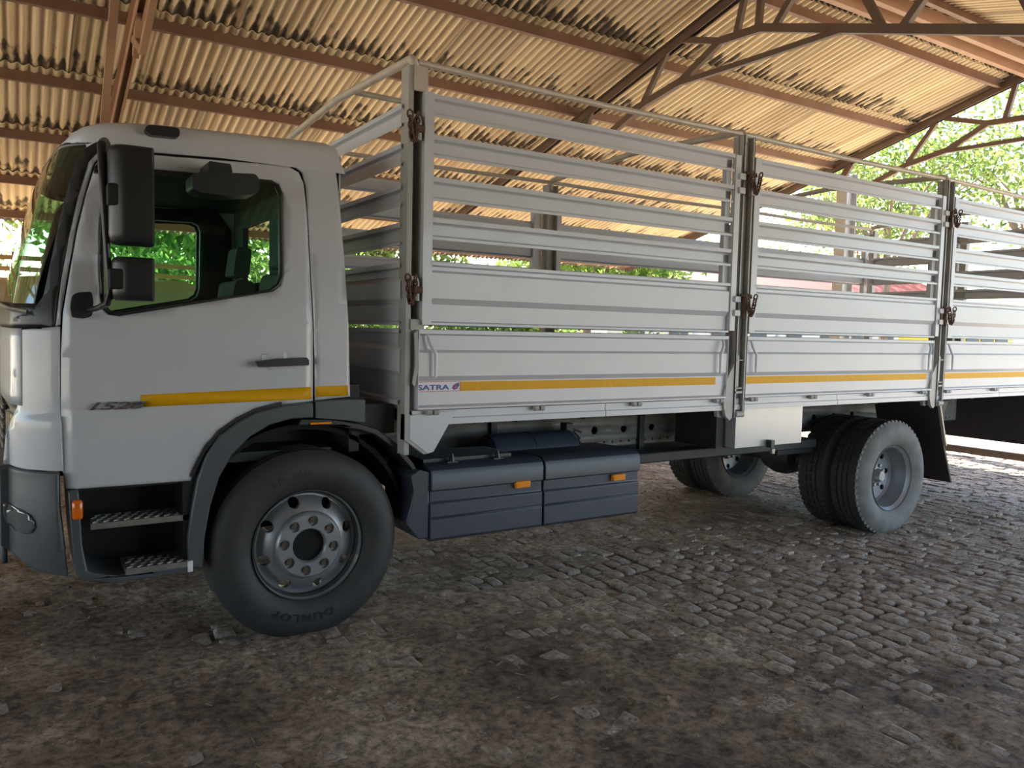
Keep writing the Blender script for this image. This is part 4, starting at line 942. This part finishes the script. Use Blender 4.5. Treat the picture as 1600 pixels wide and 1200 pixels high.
# headboard (outward = -x, runs along y)
hb = thing('headboard', (XH, YN+.06, 1.2)); hb.parent = truck; hb.location = Vector((XH, YN+.06, 1.2))-WL[truck.name]
Lh = YF-YN-.10
def puth(nm, me, dz=0): 
    o = bpy.data.objects.new(nm, me); COL.objects.link(o); o.parent = hb; o.location = (0, 0, -1.2+dz); return o
for z0, z1 in ((2.845, 2.965), (2.63, 2.75), (2.405, 2.525), (2.19, 2.315)): puth('slat', ext('slat', slat_prof(z0, z1), Lh, M['cargo'], 'y', ('h', z0)))
puth('ribbed_panel', ext('ribbed_panel', panel_prof([(.030, 1.745), (.030, 1.760), (.002, 1.768), (.002, 1.860), (.024, 1.893), (.024, 1.99), (.004, 2.02), (.004, 2.06), (.030, 2.066), (.030, 2.095)]), Lh, M['cargo'], 'y', 'hu'))
puth('ribbed_panel', ext('ribbed_panel', panel_prof([(.034, 1.29), (.034, 1.315), (.002, 1.325), (.002, 1.452), (.022, 1.480), (.022, 1.600), (.004, 1.625), (.004, 1.695), (.032, 1.70), (.032, 1.722)]), Lh, M['cargo'], 'y', 'hl'))
MB().box(1.875, 1.91, 5.26, 5.34, 1.25, 2.95).obj('headboard_mullion', M['post'], truck)
MB().box(1.62, 1.86, 4.45, 6.2, 1.0, 1.24).box(1.6, 1.86, 4.20, 4.5, 1.12, 1.29).obj('body_front_sill', M['under'], truck)
MB().box(1.60, 1.66, 4.24, 6.3, 1.02, 1.40).obj('cab_rear_crossmember', M['under'], truck)
# rear doors of the cargo body
rb = thing('rear_gate', (XE, YN+.06, 1.2)); rb.parent = truck; rb.location = Vector((XE, YN+.06, 1.2))-WL[truck.name]
for z0, z1 in ZT['slats']:
    o = bpy.data.objects.new('slat', ext('slat', slat_prof(z0, z1), Lh, M['cargo'], 'y', ('r', z0))); COL.objects.link(o); o.parent = rb; o.location = (0, 0, -1.2)
for pf, ky in ((up_prof, 'ru'), (lo_prof, 'rl')):
    o = bpy.data.objects.new('ribbed_panel', ext('ribbed_panel', panel_prof(pf), Lh, M['cargo'], 'y', ky)); COL.objects.link(o); o.parent = rb; o.location = (0, 0, -1.2)
for y in (YN-.01, YF-.07, YC-.05, YC+.06): MB().box(XE-.02, XE+.05, y, y+.08, 1.17, 3.17).obj('rear_post', M['post'], truck)
# hoops and longitudinal pipes
def hoop(x):
    z = 3.215; r = .05; pts = [(x, YN+.02, 3.13), (x, YN+.022, z-r)]
    for k in range(5): a_ = math.pi/2*k/4; pts.append((x, YN+.02+r-r*math.cos(a_), z-r+r*math.sin(a_)))
    pts.append((x, YC, z+.055))
    far = [(x, 2*YC-p[1], p[2]) for p in reversed(pts[:-1])]
    return MB().tube(pts+far, .025, 12).obj('roof_hoop', M['pipe'], truck, sharp=60)
for x in (1.895, 4.54, 7.22, 9.83): hoop(x)
for a_, b_ in zip((1.92, 4.56, 7.24), (4.52, 7.20, 9.80)):
    for y, z in ((YN+.03, 3.195), (YF-.03, 3.195), (5.02, 3.255)): MB().tube([(a_, y, z), ((a_+b_)/2, y, z-.012), (b_, y, z)], .019, 10).obj('roof_pipe', M['pipe'], truck)
# chains with latch pins
lk = MB(); lk.tube([(.016*math.cos(t_), 0, .024*math.sin(t_)) for t_ in [2*math.pi*k/10 for k in range(11)]], .0052, 5, cap=False)
LV, LF = lk.v, lk.f
def chain(x, y, z, dpth, span, n=16):
    mb = MB()
    for k in range(n):
        t_ = k/(n-1); px = x+span*(t_-.5); pz = z-dpth*math.sin(math.pi*t_)
        tx = span; tz = -dpth*math.pi*math.cos(math.pi*t_); ang = math.atan2(tx, tz); ca, sa = math.cos(ang), math.sin(ang)
        vs = []
        for a, b, c_ in LV:
            if k % 2: a, b = 0*a+b, a
            vs.append((px+a*ca+c_*sa, y+b, pz-a*sa+c_*ca))
        mb.add(vs, LF)
    return mb.obj('latch_chain', M['rust'], truck, sharp=0, fix=False)
for x in (1.875, 4.54, 7.22):
    for z in (2.90, 2.02):
        m = MB()
        if x < 2:
            m.tube([(x+.035, YN-.02, z-.14), (x+.035, YN-.02, z-.04), (x+.03, YN-.02, z-.02), (x-.02, YN-.03, z-.015)], .015, 10); m.obj('latch_pin', M['post'], truck)
            MB().box(x+.010, x+.065, YN-.045, YN+.01, z-.10, z-.06).obj('latch_bracket', M['rust'], truck, bevel=.008)
            chain(x-.020, YN-.07, z-.02, .125, .045, 14)
        else:
            m.tube([(x-.045, YN-.05, z), (x+.06, YN-.05, z), (x+.062, YN-.05, z-.02)], .011, 8); m.tube([(x-.012, YN-.05, z), (x-.012, YN-.05, z-.17)], .013, 8); m.obj('latch_pin', M['rust'], truck)
            for dz in (-.03, -.13):
                MB().box(x-.105, x-.045, YN-.055, YN-.0, z+dz-.022, z+dz+.022).obj('latch_bracket', M['cargo'], truck, bevel=.004); MB().box(x+.02, x+.075, YN-.050, YN-.0, z+dz-.02, z+dz+.02).obj('latch_bracket', M['cargo'], truck, bevel=.004)
            chain(x+.030, YN-.085, z-.012, .125, .085, 14)
# ------------------------------------------------------------------ things beyond the shed
def leaf_mesh(name, n, rx, ry, rz, m_, seed, size=.16, clumps=14):
    r = np.random.default_rng(seed); cl = r.normal(size=(clumps, 3)); cl /= np.linalg.norm(cl, axis=1)[:, None]; cl *= r.uniform(.35, .95, (clumps, 1))*np.array([rx, ry, rz])
    idx = r.integers(0, clumps, n); p = cl[idx] + r.normal(size=(n, 3))*np.array([rx, ry, rz])*.20
    a = r.normal(size=(n, 3)); a /= np.linalg.norm(a, axis=1)[:, None]; b = np.cross(a, r.normal(size=(n, 3))); b /= np.linalg.norm(b, axis=1)[:, None]
    s = size*r.uniform(.6, 1.3, (n, 1)); V_ = np.stack([p-a*s, p-b*s*.4, p+a*s, p+b*s*.4], 1).reshape(-1, 3)
    me = bpy.data.meshes.new(name); me.vertices.add(4*n); me.vertices.foreach_set('co', V_.ravel().astype('f')); me.loops.add(4*n); me.loops.foreach_set('vertex_index', np.arange(4*n, dtype='i'))
    me.polygons.add(n); me.polygons.foreach_set('loop_start', np.arange(0, 4*n, 4, dtype='i')); me.update(calc_edges=True); me.materials.append(m_); return me, cl
LM = [leaf_mesh('foliage', 9000, 3.2, 3.2, 3.0, M['leaf'], 1), leaf_mesh('foliage', 9000, 3.4, 3.0, 2.6, M['leaf2'], 2), leaf_mesh('foliage', 6000, 3.6, 3.6, 3.0, M['leaf2'], 3, .11, 26)]
LB = leaf_mesh('foliage', 9000, 2.6, 1.6, 1.4, M['leaf'], 4, .11, 20)
def tree(x, y, h, k, sc, label, group=None):
    t = thing('tree', (x, y, 0), label, 'tree', group); me, cl = LM[k]
    o = link('foliage', me, t, (x, y, h)); o.scale = (sc, sc, sc); o.rotation_euler = (0, 0, x*1.7)
    tr = MB(); c_, s_ = math.cos(x*1.7), math.sin(x*1.7); tr.tube([(x, y, -.2), (x+.1, y, h*.45), (x, y+.1, h*.75)], [.22, .17, .12], 8)
    for q in cl[:9]:
        tip = Vector((x+(q[0]*c_-q[1]*s_)*sc, y+(q[0]*s_+q[1]*c_)*sc, h+q[2]*sc)); tr.tube([(x+.05, y, h*.5), Vector((x, y, h*.72)).lerp(tip, .5), tip], [.10, .06, .02], 6)
    tr.obj('trunk', M['bark'], t); return t
tree(46, 21, 11.5, 2, 1.9, 'tall yellow green tree beyond the gable at the right edge'); tree(36, 23, 9.5, 2, 1.4, 'open branched tree beyond the gable, thin crown against the sky')
tree(50, 34, 10, 2, 1.7, 'green tree behind the yellow green one beyond the gable')

for i, (x, y) in enumerate(((-12, 27), (-4, 25), (4, 26), (12, 28), (20, 26))):
    tree(x, y, 4.4, i % 2, 1.15, ['far left green tree seen past the windscreen', 'yellow green tree seen left of the cab', 'green tree seen through the cab windows', 'yellow green tree behind the front of the cargo side', 'green tree behind the middle of the cargo side'][i])
for i, x in enumerate((-6, -1.5, 3, 7.5, 12)):
    t = thing('bush', (x, 20.5, 0), ['bush at the far left behind the tarpaulin', 'bush behind the tarpaulin left of the cab', 'bush behind the tarpaulin seen through the cab', 'bush behind the headboard', 'bush behind the first cargo bay', 'bush behind the second cargo post'][i], 'bush')
    o = link('foliage', LB[0], t, (x, 20.5, 1.9)); o.rotation_euler = (0, 0, (i % 2)*math.pi); o.scale = (.82, 1, 1.1)
    MB().tube([(x, 20.5, -.2), (x, 20.5, 1.6)], .08, 6).obj('stem', M['bark'], t)
# beige tarpaulin load beyond the cab
tp = thing('tarpaulin_stack', (1.0, 12.2, 0), 'long load under a wrinkled beige tarpaulin beyond the cab', 'tarpaulin')
def tz(x, y): return 2.05 + .10*np.sin(x*.8) + .03*np.sin(x*9+y*3)
V_, F_ = [], []; nx_ = 90; ring = 9
for i in range(nx_+1):
    x = -3.2 + 6.6*i/nx_; zt = 2.30+.05*math.sin(x*1.1)+.02*math.sin(x*7)
    for j, (yy, zz) in enumerate([(12.0, 0), (11.98, .6), (11.95, 1.2), (11.97, 1.8), (12.02, zt-.12), (12.25, zt), (13.0, zt+.05), (13.5, zt-.1), (13.6, 0)]):
        V_.append((x, yy+.03*math.sin(zz*22+math.sin(x*1.3)*2)*(1 if j < 5 else 0)+.02*math.sin(x*11), zz-.05))
for i in range(nx_):
    for j in range(ring-1): F_.append((i*ring+j, i*ring+j+1, (i+1)*ring+j+1, (i+1)*ring+j))
F_ += [tuple(range(ring)), tuple(nx_*ring+k for k in range(ring))]
MB().add(V_, F_).obj('tarpaulin_cover', M['tarp'], tp, sharp=60)
fn = thing('rail_fence', (-2, 14.3, 0), 'brown horizontal rail fence at the eave left of the cab', 'fence')
for z in (2.28, 2.45, 2.62): MB().box(-7, 3.5, 14.28, 14.34, z, z+.07).obj('rail', M['wood'], fn)
for x in (-6.5, -3.2, 0, 3.3): MB().box(x, x+.1, 14.34, 14.44, 0, 2.75).obj('fence_post', M['wood'], fn)
# red roofed building
hs = thing('red_roofed_building', (36, 31, 0), 'low building with red corrugated roof and white walls beyond the gable', 'building')
MB().box(24, 52, 29.5, 36, -.2, 4.2).obj('wall', M['wallw'], hs)
def rcorr(x0, x1, y0, z0, y1, z1, pitch=.35):
    V_, F_ = [], []; n = int((x1-x0)/pitch*4)
    for i in range(n+1):
        x = x0+(x1-x0)*i/n; d_ = .06*math.cos(2*math.pi*i/4); V_ += [(x, y0, z0+d_), (x, y1, z1+d_)]
    for i in range(n): F_.append((2*i, 2*i+1, 2*i+3, 2*i+2))
    return MB().add(V_, F_)
rcorr(23.4, 52.6, 28.2, 4.3, 33, 6.4).obj('roof_slope', M['redroof'], hs, sharp=60, fix=False); rcorr(23.4, 52.6, 37.2, 4.3, 33, 6.4).obj('roof_slope', M['redroof'], hs, sharp=60, fix=False)
for k in range(9):
    x = 25+k*3; fo = MB().box(x, x+1.3, 29.44, 29.52, 1.4, 2.9).obj('window_frame', M['wood'], hs); pn = link('window_pane', MB().box(x+.08, x+1.22, 29.42, 29.46, 1.48, 2.82).mesh('window_pane', M['busglass']), fo); pn.location = (0, 0, 0)
# lean-to canopy in front of it
cn = thing('open_canopy', (24, 20, 0), 'low grey canopy on posts seen between the cargo slats', 'canopy')
MB().prism([(17.5, 2.75), (22.5, 3.6), (22.5, 3.66), (17.5, 2.82)], 17.5, 34, 'x').obj('canopy_roof', M['column'], cn)
for k in range(5): MB().box(18+k*3.9, 18.12+k*3.9, 17.8, 17.92, -.1, 2.85).obj('canopy_post', M['column'], cn)
# yellow minibus
bs = thing('minibus', (30, 16.5, 0), 'yellow and white minibus parked beyond the cargo side', 'vehicle')
MB().prism(rounded([(28.2, .35), (33.2, .35), (33.2, 1.5), (32.6, 2.3), (28.4, 2.35), (28.2, 1.6)], .2), 15.6, 17.4).obj('bus_body', M['busyellow'], bs, bevel=.05)
for k in range(4): MB().box(28.5+k*1.05, 29.4+k*1.05, 15.57, 15.62, 1.45, 2.05).obj('bus_window', M['busglass'], bs)
MB().box(28.2, 33.2, 15.58, 15.61, 1.05, 1.2).obj('bus_band', M['wallw'], bs)
for xx in (29.2, 32.2): MB().lathe([(.18, -.02), (.33, 0), (.36, .05), (.36, .2), (.1, .22)], 24, (xx, 15.55, .22)).obj('bus_wheel', M['rubber'], bs)
